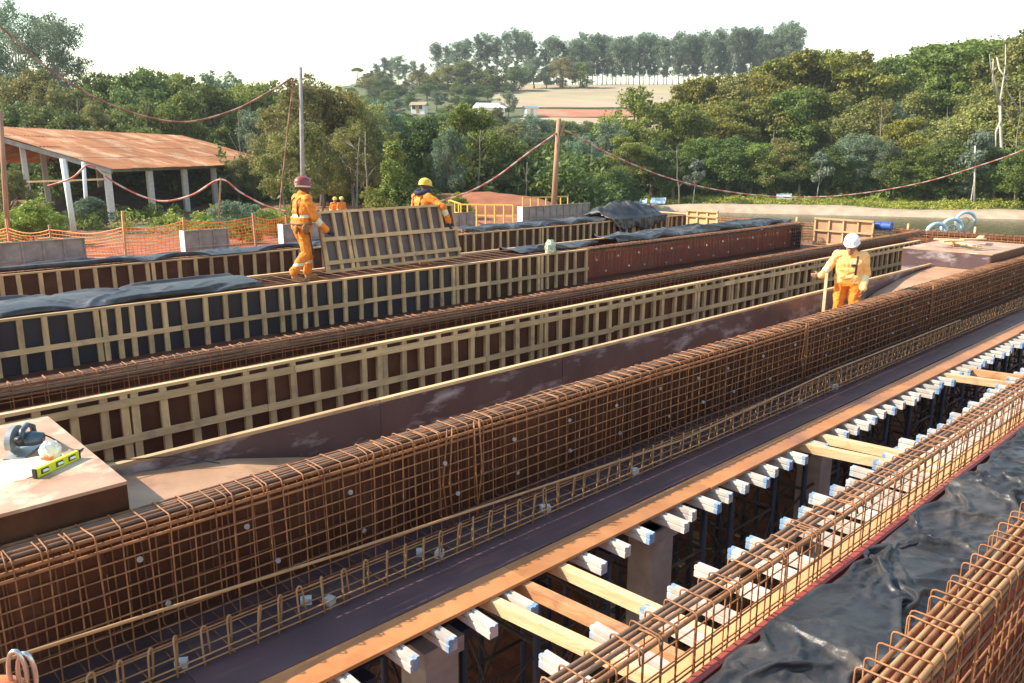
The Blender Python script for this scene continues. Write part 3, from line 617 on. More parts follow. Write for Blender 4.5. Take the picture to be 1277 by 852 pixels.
# timber scraps on the ground under the gap
for k in range(34):
    x = rnd.uniform(2, 16); y = rnd.uniform(2.8, 6.5); a = J(3); L = rnd.uniform(.3, 1.2); z_ = ground_z(x, y) + .03 + k * .002
    tag(MB().bar((x - L * math.cos(a) / 2, y - L * math.sin(a) / 2, z_), (x + L * math.cos(a) / 2, y + L * math.sin(a) / 2, z_ + .02), .10, .03).obj('timber_scrap', 'lumber'), 'loose timber scrap on the ground under the gap', 'timber scrap', 'timber scraps under the gap')

# ---------------------------------------------------------------- black tarps
def ridged(v, oct_=4):
    s = 0; a = 1; f = 1
    for _ in range(oct_): s += a * (1 - 2 * abs(noise.noise(v * f))); a *= .5; f *= 2.05
    return s
def tarp(name, label, nx, ny, fn, th=.004):
    rows = [[fn(i / nx, j / ny) for j in range(ny + 1)] for i in range(nx + 1)]
    m_ = MB(); m_.grid(rows); o = m_.obj(name, 'tarp', None, True); tag(o, label, 'tarp')
    md = o.modifiers.new('thickness', 'SOLIDIFY'); md.thickness = th
    return o
def crease(x, y, sx, sy, seed):
    """crumpled film: facets meeting in folds"""
    v = Vector((x * sx + .35 * noise.noise(Vector((x * 1.7, y * 2.3, seed))), y * sy + .35 * noise.noise(Vector((x * 1.9, y * 2.1, seed + 5))), seed))
    d, _ = noise.voronoi(v); return min(1.2, d[1] - d[0]) - .35
def folds(X, Y, x0, x1, y0, y1, count, ang, spread, ln, wd, ht, seed):
    """sharp long folds pressed into a sheet, heights over the grid X, Y"""
    g = np.random.default_rng(seed); Z = np.zeros_like(X)
    for _ in range(count):
        cx, cy = g.uniform(x0, x1), g.uniform(y0, y1); a = ang + g.normal() * spread; L = g.uniform(*ln); w = g.uniform(*wd); h = g.uniform(*ht) * (1 if g.random() < .7 else -.8); k = g.normal() * .5 / max(L, .2)
        dx, dy = X - cx, Y - cy; s_ = dx * math.cos(a) + dy * math.sin(a); t_ = -dx * math.sin(a) + dy * math.cos(a) + k * s_ * s_
        w1 = w * (.35 + g.random() * .5); prof = np.where(t_ > 0, 1 - t_ / w, 1 + t_ / w1); Z += h * np.clip(prof, 0, 1) * np.clip(1.25 - np.abs(s_) / L * 1.25, 0, 1) ** .7
    return Z
def sheet(label, X, Y, Z):
    m_ = MB(); m_.grid(np.stack([X, Y, Z], 2).tolist()); o = m_.obj('black_tarp', 'tarp', None, True); tag(o, label, 'tarp')
    md = o.modifiers.new('thickness', 'SOLIDIFY'); md.thickness = .004
def drape(label, xa, xb, y0, y1, base, cell, sx, sy, seed, iters=110, bump=.05, ragged=.03, crinkle=0):
    """plastic sheet with slack let fall onto the surface base(x, y): springs pull it into folds"""
    nz = np.vectorize(lambda x, y, z: noise.noise(Vector((x, y, z)))); L = xb - xa; Wd = y1 - y0
    nx, ny = int(L / cell), max(8, int(abs(Wd) * sy / cell)); S, T = np.meshgrid(np.linspace(0, 1, nx), np.linspace(0, 1, ny), indexing='ij')
    X = xa + L * S; Y = y0 + Wd * T + ragged * nz(X * 1.4, T * 1.0, seed + .3) * np.abs(2 * T - 1); B0 = base(X, Y, T)
    P = np.stack([X, Y, B0 + .02 + bump * (.6 + nz(X * 1.6, Y * 3.0, float(seed))) + .03 * nz(X * 5 - Y * 6, Y * 9, seed + 2.)], 2)
    rx = L / (nx - 1) * sx; ry = abs(Wd) / (ny - 1) * sy; rd = math.hypot(rx, ry); pin = np.zeros((nx, ny, 1)); pin[:, 0] = 1; pin[:, -1] = 1; P[:, 0, 2] = B0[:, 0] + .004; P[:, -1, 2] = B0[:, -1] + .004; P0 = P.copy(); w = 1 - .96 * pin
    def solve(A, B, wa, wb, rest, k, push=False):
        d = B - A; l_ = np.linalg.norm(d, axis=2, keepdims=True) + 1e-9; e = (l_ - rest) / l_ * k / (wa + wb)
        if push: e = np.minimum(e, 0)
        A += d * e * wa; B -= d * e * wb
    V = np.zeros_like(P)
    for it in range(iters):
        Q = P.copy(); P += V * .93; P[:, :, 2] -= .0011 * (1 - pin[:, :, 0])
        for _ in range(3):
            for o in (0, 1):
                m = (nx - o) // 2 * 2; solve(P[o:o + m:2], P[o + 1:o + m:2], w[o:o + m:2], w[o + 1:o + m:2], rx, 1.0)
                m = (ny - o) // 2 * 2; solve(P[:, o:o + m:2], P[:, o + 1:o + m:2], w[:, o:o + m:2], w[:, o + 1:o + m:2], ry, 1.0)
                m = (nx - o) // 2 * 2
                solve(P[o:o + m:2, :-1], P[o + 1:o + m:2, 1:], w[o:o + m:2, :-1], w[o + 1:o + m:2, 1:], rd, .6); solve(P[o:o + m:2, 1:], P[o + 1:o + m:2, :-1], w[o:o + m:2, 1:], w[o + 1:o + m:2, :-1], rd, .6)
            for o in (0, 1, 2, 3):
                m = (nx - o - 2 + 3) // 4; ia = np.arange(o, nx - 2, 4); ib = ia + 2
                A = P[ia]; B_ = P[ib]; solve(A, B_, w[ia], w[ib], 2 * rx, .25, True); P[ia] = A; P[ib] = B_
                ja = np.arange(o, ny - 2, 4); jb = ja + 2; A = P[:, ja]; B_ = P[:, jb]; solve(A, B_, w[:, ja], w[:, jb], 2 * ry, .25, True); P[:, ja] = A; P[:, jb] = B_
            P[:, :, 2] = np.maximum(P[:, :, 2], B0 + .003); P = np.where(pin > 0, P0, P)
        V = np.clip(P - Q, -.02, .02)
    if crinkle: P[:, :, 2] += np.sin(np.pi * T) ** .4 * (folds(P[:, :, 0], P[:, :, 1], xa, xb, min(y0, y1), max(y0, y1), crinkle, -.3, .8, (.08, .34), (.016, .04), (.006, .020), seed) + folds(P[:, :, 0], P[:, :, 1], xa, xb, min(y0, y1), max(y0, y1), crinkle // 4, -.15, .35, (.3, .8), (.025, .06), (.012, .032), seed + 1))
    m_ = MB(); m_.grid(P.tolist()); o = m_.obj('black_tarp', 'tarp', None, True); tag(o, label, 'tarp')
    md = o.modifiers.new('fine', 'SUBSURF'); md.levels = 1; md.render_levels = 1
    return o
drape('crumpled black plastic tarp lying over the near girder, in front of everything', 1.55, 10.5, 1.615, 1.115, lambda X, Y, T: 3.80 + .03 * np.sin(np.pi * T) + .03 * np.sin(np.pi * T) * np.sin(X * 2.1 + 1), .0185, 1.11, 1.33, 7, 50, .2, .035, 200)
def flat(z, h): return lambda X, Y, T: z + h * np.sin(np.pi * T)
drape('black plastic tarp laid over the end of the black-faced wall girder', 1.6, 6.0, 12.20, 13.5, flat(3.895, .08), .045, 1.04, 1.12, 3, 90, .12, .12)
drape('long thin strip of black plastic along the top of the farthest wall', 2.2, 10.4, 16.84, 17.6, flat(3.895, .05), .045, 1.04, 1.12, 8, 80, .09, .14)
drape('bluish black plastic strip on the farthest wall behind the carried panel', 14.3, 22.6, 16.84, 17.8, flat(3.895, .09), .05, 1.05, 1.14, 12, 80, .12, .14)
drape('dark crumpled plastic along the top of the red form girder', 15.5, 24.2, 12.50, 13.5, flat(3.885, .09), .05, 1.06, 1.15, 17, 80, .14, .12)
drape('small fold of black plastic at the start of the red form', 12.2, 14.8, 12.55, 13.2, flat(3.885, .06), .04, 1.06, 1.15, 23, 80, .1, .12)
def bunch(s, t):
    x = 20.3 + 2.9 * s; e = math.sin(math.pi * min(1, max(0, s))) ** .5
    if t < .4: q = t / .4; y = 16.66 - .10 * q + .05 * ridged(Vector((x * 2.4, q, 31)), 3); z = 3.93 - .62 * e * (1 - q) * (.7 + .5 * noise.noise(Vector((x, 0, 3))))+.0; y = y + .04
    else: q = (t - .4) / .6; y = 16.72 + 1.3 * q; z = 3.93 + .32 * e * math.sin(math.pi * q) + .12 * ridged(Vector((x * 2, q * 2, 33)), 4) * math.sin(math.pi * q)
    if t < .4: y = 16.66 - .05 * ridged(Vector((x * 3, q * .7, 31)), 3) * (1 - .5 * q) - .03
    return (x, y, z + .03)
tarp('black_tarp', 'bunched black plastic heaped over the farthest wall and hanging down its face', 90, 40, bunch)

# ---------------------------------------------------------------- carried panel
PANG = math.radians(13)
t = thing('formwork_panel', 'studded purple-black formwork panel carried by two workers', 'formwork panel', (7.08, 11.98, 4.02), local=True); t.rotation_euler = (-PANG, 0, 0)
PL, PH = 2.98, 1.06
for a, b in ((0, 1.49), (1.49, PL)): MB().box(a + .002, b - .002, .052, .07, 0, PH).obj('plywood_sheet', 'ply_panel', t)
for x in (.035, .3, .53, .62, .86, 1.08, 1.34, 1.6, 1.86, 2.12, 2.38, 2.64, PL - .035):
    o = MB().box(-.03, .03, .001, .05, .046, PH - .046).obj('stud', 'lumber', t); o.location.x = x
for z_ in (.17, .57):
    MB().box(0, PL, -.025, -.001, z_ - .035, z_ + .035).obj('rail', 'lumber_long', t)
for z_ in (0, PH - .045): MB().box(0, PL, 0, .051, z_, z_ + .045).obj('edge_plate', 'lumber_long', t)
t.rotation_euler.y = -.004

# ---------------------------------------------------------------- people
def person(label, loc, rz, caps, voxel=.0085, fold=.013, bands=()):
    root = thing('person', label, 'person', loc, local=True, rz=rz)
    bm = bmesh.new()
    for p0, p1, r0, r1, mt in caps:
        p0 = Vector(p0); p1 = Vector(p1); ax = p1 - p0; L = max(ax.length, 1e-4); q = Vector((0, 0, 1)).rotation_difference(ax.normalized()) if ax.length > 1e-4 else Matrix.Identity(3).to_quaternion()
        prof = [(r0 * math.sin(a), -r0 * math.cos(a)) for a in (R(20), R(45), R(70), R(90))] + [(r1 * math.sin(a), L - r1 * math.cos(a)) for a in (R(90), R(110), R(135), R(160))]
        rings = []
        for rr_, z_ in prof: rings.append([bm.verts.new(p0 + q @ Vector((rr_ * math.cos(2 * math.pi * k / 12), rr_ * math.sin(2 * math.pi * k / 12), z_))) for k in range(12)])
        for a, b in zip(rings, rings[1:]):
            for k in range(12): bm.faces.new((a[k], a[(k + 1) % 12], b[(k + 1) % 12], b[k]))
        bm.faces.new(list(reversed(rings[0]))); bm.faces.new(rings[-1])
    me = bpy.data.meshes.new('rough'); bm.to_mesh(me); bm.free()
    tmp = bpy.data.objects.new('rough', me); COL.objects.link(tmp)
    md = tmp.modifiers.new('r', 'REMESH'); md.mode = 'VOXEL'; md.voxel_size = voxel
    ms = tmp.modifiers.new('s', 'SMOOTH'); ms.factor = .5; ms.iterations = 3
    dg = bpy.context.evaluated_depsgraph_get(); out = bpy.data.meshes.new_from_object(tmp.evaluated_get(dg))
    bpy.data.objects.remove(tmp); bpy.data.meshes.remove(me)
    n_ = len(out.vertices); co = np.empty(n_ * 3); out.vertices.foreach_get('co', co); co = co.reshape(-1, 3)
    best = np.full(n_, 1e9); who = np.zeros(n_, int)
    for i, (p0, p1, r0, r1, mt) in enumerate(caps):
        p0 = np.array(p0, float); p1 = np.array(p1, float); d = p1 - p0; tt = np.clip(((co - p0) @ d) / max(d @ d, 1e-9), 0, 1)
        ds_ = np.linalg.norm(co - p0 - tt[:, None] * d, axis=1) - (r0 + (r1 - r0) * tt)
        if mt in ('reflective', 'hood_navy', 'leather', 'boot', 'glove_black'): ds_ -= .004
        w_ = ds_ < best; best[w_] = ds_[w_]; who[w_] = i
    names = sorted(set(c[4] for c in caps)); out.materials.clear()
    for nm in names: out.materials.append(MAT[nm])
    idx = np.array([names.index(c[4]) for c in caps]); vm = idx[who]
    nl = np.empty(n_ * 3); out.vertices.foreach_get('normal', nl); nl = nl.reshape(-1, 3)
    if bands:
        ci = np.array(['cloth' in nm for nm in names])[vm]
        for za, zb, rmax in bands: vm[ci & (co[:, 2] > za) & (co[:, 2] < zb) & (np.hypot(co[:, 0], co[:, 1]) < rmax)] = names.index('reflective')
    cloth = np.array(['cloth' in nm for nm in names])[vm]
    for i in np.nonzero(cloth)[0]:
        p = Vector(co[i]); k = fold * (ridged(Vector((p.x * 5 + p.z * 4, p.y * 5 - p.z * 3, p.z * 4 + p.y * 4 + rz)), 3) - .3); co[i] += nl[i] * k
    out.vertices.foreach_set('co', co.ravel())
    fi = [int(vm[p.vertices[0]]) for p in out.polygons]; out.polygons.foreach_set('material_index', fi); out.polygons.foreach_set('use_smooth', [True] * len(fi)); out.update()
    out.name = 'body'; put('body', out, root, (0, 0, 0))
    return root
def helmet(root, c, mat, yaw=0, pitch=0, band=None):
    """shell with brim and ridge about the head centre c; +x is the front"""
    rows = []
    for i in range(9):
        a = R(90 * i / 8); rows.append([(.150 * math.cos(R(360 * j / 20)) * math.sin(a) * (1.04 if math.cos(R(360 * j / 20)) < 0 else 1), .120 * math.sin(R(360 * j / 20)) * math.sin(a), .118 * math.cos(a) ** .9) for j in range(21)])
    rows.append([(x * 1.01, y * 1.01, -.025) for x, y, z in rows[-1]])
    rows.append([(x * 1.06 + (.055 if x > .05 else .01) * max(0, x / .15), y * 1.10, -.034) for x, y, z in rows[-2]])
    m_ = MB(); m_.grid(rows); o = m_.obj('helmet', mat, root, True); o.location = Vector(c) - Vector((0, 0, .004)); o.rotation_euler = (0, pitch, yaw); o.scale = (.93, .95, .95)
    md = o.modifiers.new('t', 'SOLIDIFY'); md.thickness = .006
    m_ = MB(); m_.tube([(.13 * math.sin(R(a)), 0, .118 * math.cos(R(a)) + .002) for a in range(-70, 71, 14)], .012, 6); k = m_.obj('ridge', mat, o, True); k.location = (0, 0, 0)
    if band:
        m_ = MB(); m_.tube([(.112 * math.cos(R(a)), .096 * math.sin(R(a)), -.05) for a in range(0, 360, 18)], .022, 6, True); k = m_.obj('head_band', band, root, True); k.location = c; k.rotation_euler = (0, pitch, yaw)
    return o
def hand(caps, w, d, side, mt, curl=.5, thumb=None):
    """palm, four bent fingers and a thumb from wrist w pointing along d; side = direction across the knuckles, towards the thumb"""
    w = Vector(w); d = Vector(d).normalized(); s = Vector(side); s = (s - d * s.dot(d)).normalized(); nrm = d.cross(s)
    pk = w + d * .085
    for k in (-1, 0, 1): caps.append((w + s * (.018 * k), pk + s * (.026 * k), .021, .018, mt))
    for k, L in ((1.5, .070), (.5, .080), (-.5, .074), (-1.5, .058)):
        a = pk + s * (.021 * k) + d * .005; c = math.cos(curl * 1.2); b = a + (d * math.cos(curl * .6) + nrm * math.sin(curl * .6)) * L * .5; e = b + (d * math.cos(curl * 1.6) + nrm * math.sin(curl * 1.6)) * L * .5
        caps.append((a, b, .0105, .0095, mt)); caps.append((b, e, .0095, .0085, mt))
    a = w + d * .03 + s * .028; b = a + (s * .7 + d * .7 + nrm * .2) * .04; e = b + (d * .9 + s * .2 + nrm * .4).normalized() * .035
    caps.append((a, b, .013, .0115, mt)); caps.append((b, e, .0115, .009, mt))
def body_caps(J_, cl='orange_cloth', tr='orange_cloth', skin='skin_tan', glove=None, collar=None):
    """J_: joints in metres about the feet; +x ahead, +y the figure's left"""
    V = {k: Vector(v) for k, v in J_.items() if isinstance(v, tuple)}; c = []
    hp, ch, nk, hd = V['hip'], V['chest'], V['neck'], V['head']
    sh = (V['shL'] - V['shR']).normalized()
    c += [(hp + sh * .085, hp - sh * .085, .118, .118, tr), (hp.lerp(ch, .35) + sh * .075, hp.lerp(ch, .35) - sh * .075, .125, .125, cl), (hp.lerp(ch, .7) + sh * .09, hp.lerp(ch, .7) - sh * .09, .125, .125, cl), (ch + sh * .10, ch - sh * .10, .122, .122, cl)]
    for s in (1, -1): c += [(hp + sh * .09 * s, ch + sh * .11 * s, .115, .115, cl)]
    c += [(V['shL'], V['shR'], .075, .075, cl), (ch, nk, .10, .062, collar or cl), (nk, hd - Vector((0, 0, .03)), .055, .055, skin)]
    c += [(nk + Vector((0, 0, -.02)), nk + Vector((0, 0, .015)), .075, .07, collar or cl)]
    f = V['face'].normalized()
    c += [(hd + Vector((0, 0, .05)) - f * .015, hd + Vector((0, 0, -.02)) , .092, .085, skin), (hd + f * .035 - Vector((0, 0, .035)), hd + f * .045 - Vector((0, 0, .085)), .06, .045, skin)]
    c += [(hd + f * .088 + Vector((0, 0, .012)), hd + f * .108 - Vector((0, 0, .022)), .011, .017, skin)]                  # nose
    sd_ = Vector((0, 0, 1)).cross(f).normalized()
    c += [(hd + f * .08 + sd_ * .025 + Vector((0, 0, .03)), hd + f * .08 - sd_ * .025 + Vector((0, 0, .03)), .018, .018, skin), (hd + f * .082 + sd_ * .014 - Vector((0, 0, .058)), hd + f * .082 - sd_ * .014 - Vector((0, 0, .058)), .013, .013, skin)]   # brow, lips
    for s in (1, -1): c += [(hd + sd_ * .09 * s + Vector((0, 0, .018)), hd + sd_ * .092 * s - Vector((0, 0, .022)), .014, .011, skin)]   # ears
    for S in 'LR':
        c += [(V['sh' + S], V['el' + S], .075, .058, cl), (V['el' + S], V['wr' + S], .060, .050, cl)]
        a = V['el' + S].lerp(V['wr' + S], .28); b = V['el' + S].lerp(V['wr' + S], .42); c += [(a, b, .062, .060, 'reflective')] if J_.get('stripe', 1) else []
        hand(c, V['wr' + S], V['hd' + S], V['th' + S], glove or skin, J_.get('curl', .6))
        c += [(V['hp' + S], V['kn' + S], .105, .082, tr), (V['kn' + S], V['an' + S] + Vector((0, 0, .05)), .082, .07, tr)]
        t_ = V['toe' + S]; an = V['an' + S]; dz = Vector((0, 0, .005))
        c += [(an + Vector((0, 0, .03)), an - Vector((0, 0, .045)), .05, .048, 'boot'), (an - Vector((0, 0, .045)), t_, .047, .040, 'boot')]
    return c
def strap(root, pts, w=.013, mat='harness', name='strap'): return MB().tube(pts, w, 6).obj(name, mat, root, True)
# worker at the near end of the carried panel: brown-red helmet, walking ahead, harness and tool belt
jt = dict(hip=(0, 0, .95), chest=(.03, 0, 1.27), neck=(.05, 0, 1.46), head=(.085, 0, 1.585), face=(1, -.15, -.1), shL=(.03, .19, 1.39), shR=(.05, -.19, 1.39),
          elL=(.14, .25, 1.16), wrL=(.30, .10, 1.13), hdL=(.8, -.6, -.1), thL=(0, 0, 1), elR=(.12, -.25, 1.09), wrR=(.30, -.30, .88), hdR=(.75, .1, -.65), thR=(.6, .5, .6),
          hpL=(0, .10, .92), knL=(.16, .12, .50), anL=(.12, .12, .10), toeL=(.28, .13, .045), hpR=(0, -.10, .92), knR=(.02, -.11, .50), anR=(-.24, -.12, .15), toeR=(-.10, -.13, .05))
w1 = person('worker in brown-red helmet and orange harness suit holding the near end of the carried panel', (6.82, 12.32, 3.872), R(-3), body_caps(jt, skin='skin_dark', glove='glove_black'), bands=((1.10, 1.145, .24), (.30, .35, .6)))
helmet(w1, (.075, 0, 1.655), 'helmet_red', R(-8), .06, 'white_band')
strap(w1, [(-.05, -.13, .98), (-.115, -.11, 1.18), (-.10, -.10, 1.36), (.03, -.11, 1.475), (.14, -.12, 1.36), (.175, -.12, 1.15)]); strap(w1, [(-.05, .13, .98), (-.115, .11, 1.18), (-.10, .10, 1.36), (.03, .11, 1.475), (.14, .12, 1.36)])
strap(w1, [(.145 * math.cos(R(a)) * .95, .225 * math.sin(R(a)), .99) for a in range(0, 360, 24)] + [(.138, 0, .99)], .026, 'leather', 'belt')
MB().sphere((-.04, -.235, .91), .085, 10, 8, (.8, .4, 1.1)).obj('tool_pouch', 'leather', w1, True); MB().sphere((-.155, -.12, .90), .07, 10, 8, (.45, .8, 1.1)).obj('tool_pouch', 'leather', w1, True)
strap(w1, [(.02, -.235, .86), (.05, -.245, .62), (.07, -.235, .47)], .013, 'harness', 'hammer_handle')
# worker behind the far end of the panel: yellow helmet, navy hood
jt = dict(hip=(-.06, .02, .90), chest=(.0, 0, 1.20), neck=(.06, 0, 1.38), head=(.12, -.01, 1.485), face=(1, .1, -.35), shL=(.03, .19, 1.31), shR=(.02, -.20, 1.31),
          elL=(.2, .25, 1.12), wrL=(.32, .05, 1.10), hdL=(.5, -.8, 0), thL=(0, 0, 1), elR=(.11, -.50, 1.13), wrR=(.19, -.565, .86), hdR=(.2, -.05, -1), thR=(1, .2, 0),
          hpL=(-.06, .11, .88), knL=(.08, .12, .48), anL=(.10, .12, .09), toeL=(.27, .13, .045), hpR=(-.06, -.09, .88), knR=(.0, -.10, .48), anR=(-.14, -.11, .10), toeR=(.02, -.12, .045))
w2 = person('worker in yellow helmet and navy hood reaching over the far end of the carried panel', (9.62, 12.66, 3.872), R(4), body_caps(jt, skin='skin_dark', glove='glove_black', collar='hood_navy'), bands=((1.04, 1.085, .26), (.30, .35, .6)))
helmet(w2, (.11, -.01, 1.56), 'helmet_yellow', R(6), .16)
m_ = MB(); m_.tube([(.03 + .115 * math.cos(R(a)), .125 * math.sin(R(a)), 1.415 + .025 * math.cos(R(a))) for a in range(0, 360, 20)], .048, 8, True); m_.obj('hood', 'hood_navy', w2, True)
strap(w2, [(-.09, -.12, .98), (-.15, -.10, 1.15), (-.10, -.11, 1.31), (.03, -.13, 1.385), (.13, -.12, 1.2)]); strap(w2, [(-.10, .12, .98), (-.15, .08, 1.15), (-.11, .11, 1.31), (.03, .13, 1.385)])
# worker in the trough: white helmet, facing the camera, looking down, one arm out to a lath
fz = R(200)
jt = dict(hip=(0, 0, .93), chest=(.03, 0, 1.25), neck=(.05, 0, 1.43), head=(.10, 0, 1.545), face=(1, -.1, -.55), shL=(.02, .195, 1.37), shR=(.02, -.195, 1.37), stripe=0,
          elL=(-.0, .25, 1.09), wrL=(.09, .23, .86), hdL=(.15, 0, -1), thL=(1, -.2, 0), elR=(.08, -.31, 1.17), wrR=(.20, -.41, 1.05), hdR=(.1, -1, -.15), thR=(.3, 0, 1),
          hpL=(0, .10, .9), knL=(.07, .12, .48), anL=(-.04, .12, .09), toeL=(.12, .14, .04), hpR=(0, -.10, .9), knR=(.04, -.12, .48), anR=(.02, -.13, .09), toeR=(.19, -.15, .04))
w3 = person('worker in white helmet and orange suit, its jacket tinted pale with painted sunlight, standing in the trough', (12.45, 5.40, 3.133), fz, body_caps(dict(jt, stripe=1), 'orange_cloth_sunlit', 'orange_cloth', 'skin_tan'), bands=((.30, .34, .6),))
w3.scale = (.965, .965, .965)
helmet(w3, (.075, 0, 1.615), 'helmet_white', 0, .32)
strap(w3, [(-.05, .12, 1.0), (-.10, .10, 1.30), (.03, .115, 1.455), (.15, .11, 1.30), (.17, .10, 1.08)], .016); strap(w3, [(.155, .03, 1.23), (.163, .09, 1.235)], .022, 'hood_navy', 'pocket_badge')
hw = Matrix.Rotation(fz, 4, 'Z') @ Vector((.25, -.31, 0)) + Vector((12.45, 5.40, 0))
tag(MB().bar((hw.x, hw.y, 3.135), (hw.x + .01, hw.y, 4.19), .045, .022, (1, 0, 0)).obj('timber_lath', 'lumber_new'), 'upright pale lath held by the worker in the white helmet', 'lath')
# two workers far off by the trees
for k, (px, lab) in enumerate(((418, 'distant worker in orange standing before the trees, nearer the white post'), (426, 'distant worker in orange standing before the trees, next to another'))):
    jt = dict(hip=(0, 0, .93), chest=(.02, 0, 1.25), neck=(.03, 0, 1.43), head=(.05, 0, 1.555), face=(1, 0, -.1), shL=(.02, .19, 1.37), shR=(.02, -.19, 1.37), elL=(-.02, .26, 1.1), wrL=(.06, .26, .87), hdL=(.1, 0, -1), thL=(1, 0, 0),
              elR=(-.02, -.26, 1.1), wrR=(.06, -.26, .87), hdR=(.1, 0, -1), thR=(1, 0, 0), hpL=(0, .1, .9), knL=(.03, .11, .48), anL=(0, .12, .09), toeL=(.15, .13, .04), hpR=(0, -.1, .9), knR=(.03, -.11, .48), anR=(0, -.12, .09), toeR=(.15, -.13, .04))
    p = atd(px, 258, 44.5); w = person(lab, (p.x, p.y, ground_z(p.x, p.y)), math.atan2(-p.y, -p.x) + k * .6, body_caps(jt), .02, 0); helmet(w, (.03, 0, 1.63), 'helmet_yellow')

# ---------------------------------------------------------------- tools on the box by the camera
BT = 4.103
p = onz(30, 563, BT); t = thing('circular_saw', 'blue-grey circular saw lying on the plywood box', 'saw', (p.x, p.y, BT), local=True, rz=R(55)); t.scale = (1, 1, .82)
m_ = MB(); m_.box(-.14, .16, -.06, .07, .0, .006); m_.obj('base_plate', 'tool_grey', t)
m_ = MB(); m_.prism([(.115 * math.cos(R(a)), .10 + .115 * math.sin(R(a))) for a in range(-20, 201, 11)], .028, .062); m_.obj('blade_guard', 'tool_grey', t)
m_ = MB(); m_.cyl((0, .043, .09), (0, .047, .09), .095, 28); m_.obj('blade', 'steel', t)
m_ = MB(); m_.tube([(.01, .02, .10), (.01, -.06, .10), (.01, -.12, .10)], [.058, .058, .045], 14); m_.obj('motor', 'tool_blue', t, True)
m_ = MB(); m_.tube([(-.06, -.02, .13), (-.03, -.02, .185), (.05, -.02, .205), (.12, -.02, .16), (.13, -.02, .08)], [.018, .02, .018, .02, .02], 8); m_.obj('handle', 'tool_blue', t, True)
m_ = MB(); m_.tube([(-.08, -.03, .10), (-.12, -.03, .16)], [.016, .024], 8); m_.obj('front_knob', 'black_rubber', t, True)
cp = [Vector((p.x + .12, p.y, BT + .09)), Vector((p.x + .2, p.y - .02, BT + .03)), onz(90, 562, BT + .007), onz(104, 566, BT + .007), Vector((1.43, 5.72, BT - .01)), Vector((1.46, 5.80, 3.95)), Vector((1.60, 5.86, 3.84)), Vector((1.95, 5.895, 3.838)), Vector((2.2, 5.80, 3.74)), Vector((2.5, 5.6, 3.66))]; cq = []
for i in range(len(cp) - 1): cq += [cp[max(i - 1, 0)].lerp(cp[i], .5).lerp(cp[i].lerp(cp[i + 1], .5), .5) if 0 < i else cp[0], cp[i].lerp(cp[i + 1], .5)]
mt4 = Matrix.Translation(Vector((p.x, p.y, BT))) @ Matrix.Rotation(R(55), 4, 'Z'); mt4 = mt4 @ Matrix.Diagonal((1, 1, .82, 1)); mt4 = mt4.inverted(); m_ = MB(); m_.tube([mt4 @ q for q in cq], .0055, 6); m_.obj('power_cord', 'black_rubber', t, True)
a = onz(43, 597, BT); b = onz(99, 571, BT); d = (b - a); L = d.length
t = thing('spirit_level', 'bright yellow spirit level lying on the plywood box', 'spirit level', (a.x, a.y, BT), local=True, rz=math.atan2(d.y, d.x))
MB().box(.012, L - .012, -.012, .012, 0, .055).obj('body', 'level_yellow', t)
for q in (0, L - .0115): MB().box(q, q + .0115, -.0135, .0135, -.0 + .0005, .057).obj('end_cap', 'black_rubber', t)
for q in (.2, .52, .80):
    o = MB().box(L * q - .028, L * q + .028, -.0145, -.0125, .012, .044).obj('vial_window', 'black_rubber', t); MB().cyl((L * q - .018, -.016, .028), (L * q + .018, -.016, .028), .009, 8).obj('vial', 'vial', o).location = (0, 0, 0)
def crumple(name, label, cat, loc, r, mat, sc=(1, 1, 1), seed=0, amp=.45):
    rows = []
    for i in range(15):
        a_ = math.pi * (i + .01) / 14.02; row = []
        for j in range(25):
            q = 2 * math.pi * j / 24; v = Vector((math.sin(a_) * math.cos(q), math.sin(a_) * math.sin(q), math.cos(a_))); k = r * (1 + amp * ridged(v * 1.6 + Vector((seed, 0, 0)), 3) * .45)
            row.append((v.x * k * sc[0], v.y * k * sc[1], max(0, v.z * k * sc[2] + r * sc[2] * .75)))
        rows.append(row)
    m_ = MB(); m_.grid(rows); o = m_.obj(name, mat, None, False); o.location = loc; return tag(o, label, cat)
p = onz(64, 572, BT); crumple('plastic_bag', 'small clear plastic bag with orange inside beside the saw', 'plastic bag', (p.x, p.y, BT + .002), .055, 'clear_film', (1, .8, 1.1), 2)
p = onz(61, 574, BT); crumple('nail_pouch', 'small orange packet inside the clear bag beside the saw', 'packet', (p.x, p.y, BT + .003), .03, 'bag_orange', (1.2, .8, .8), 5)
m_ = MB(); rows = []
for i in range(30):
    row = []
    for j in range(24):
        x = -.28 + .56 * i / 29; y = -.2 + .42 * j / 23; k = 1 - (x / .28) ** 2 - (y / .21) ** 2; row.append((x, y, -.004 + .022 * max(0, k + .55 * noise.noise(Vector((x * 14, y * 14, 1))))))
    rows.append(row)
m_.grid(rows); o = m_.obj('sawdust', 'sawdust', None, True); p = onz(22, 585, BT); o.location = (p.x, p.y, BT + .001); tag(o, 'pale heap of sawdust in front of the circular saw', 'sawdust', None, 'stuff')
p = ony(686, 313, 12.2); t = crumple('plastic_bag', 'whitish green plastic bag on top of the black-faced wall', 'plastic bag', (p.x, p.y, 3.886), .10, 'bag_green', (.95, .6, 1.2), 8, 1.1)
crumple('nail_pouch', 'yellow-green packet inside the whitish bag on the wall', 'packet', (p.x + .02, p.y, 3.89), .06, 'level_yellow', (1, .8, .9), 3)
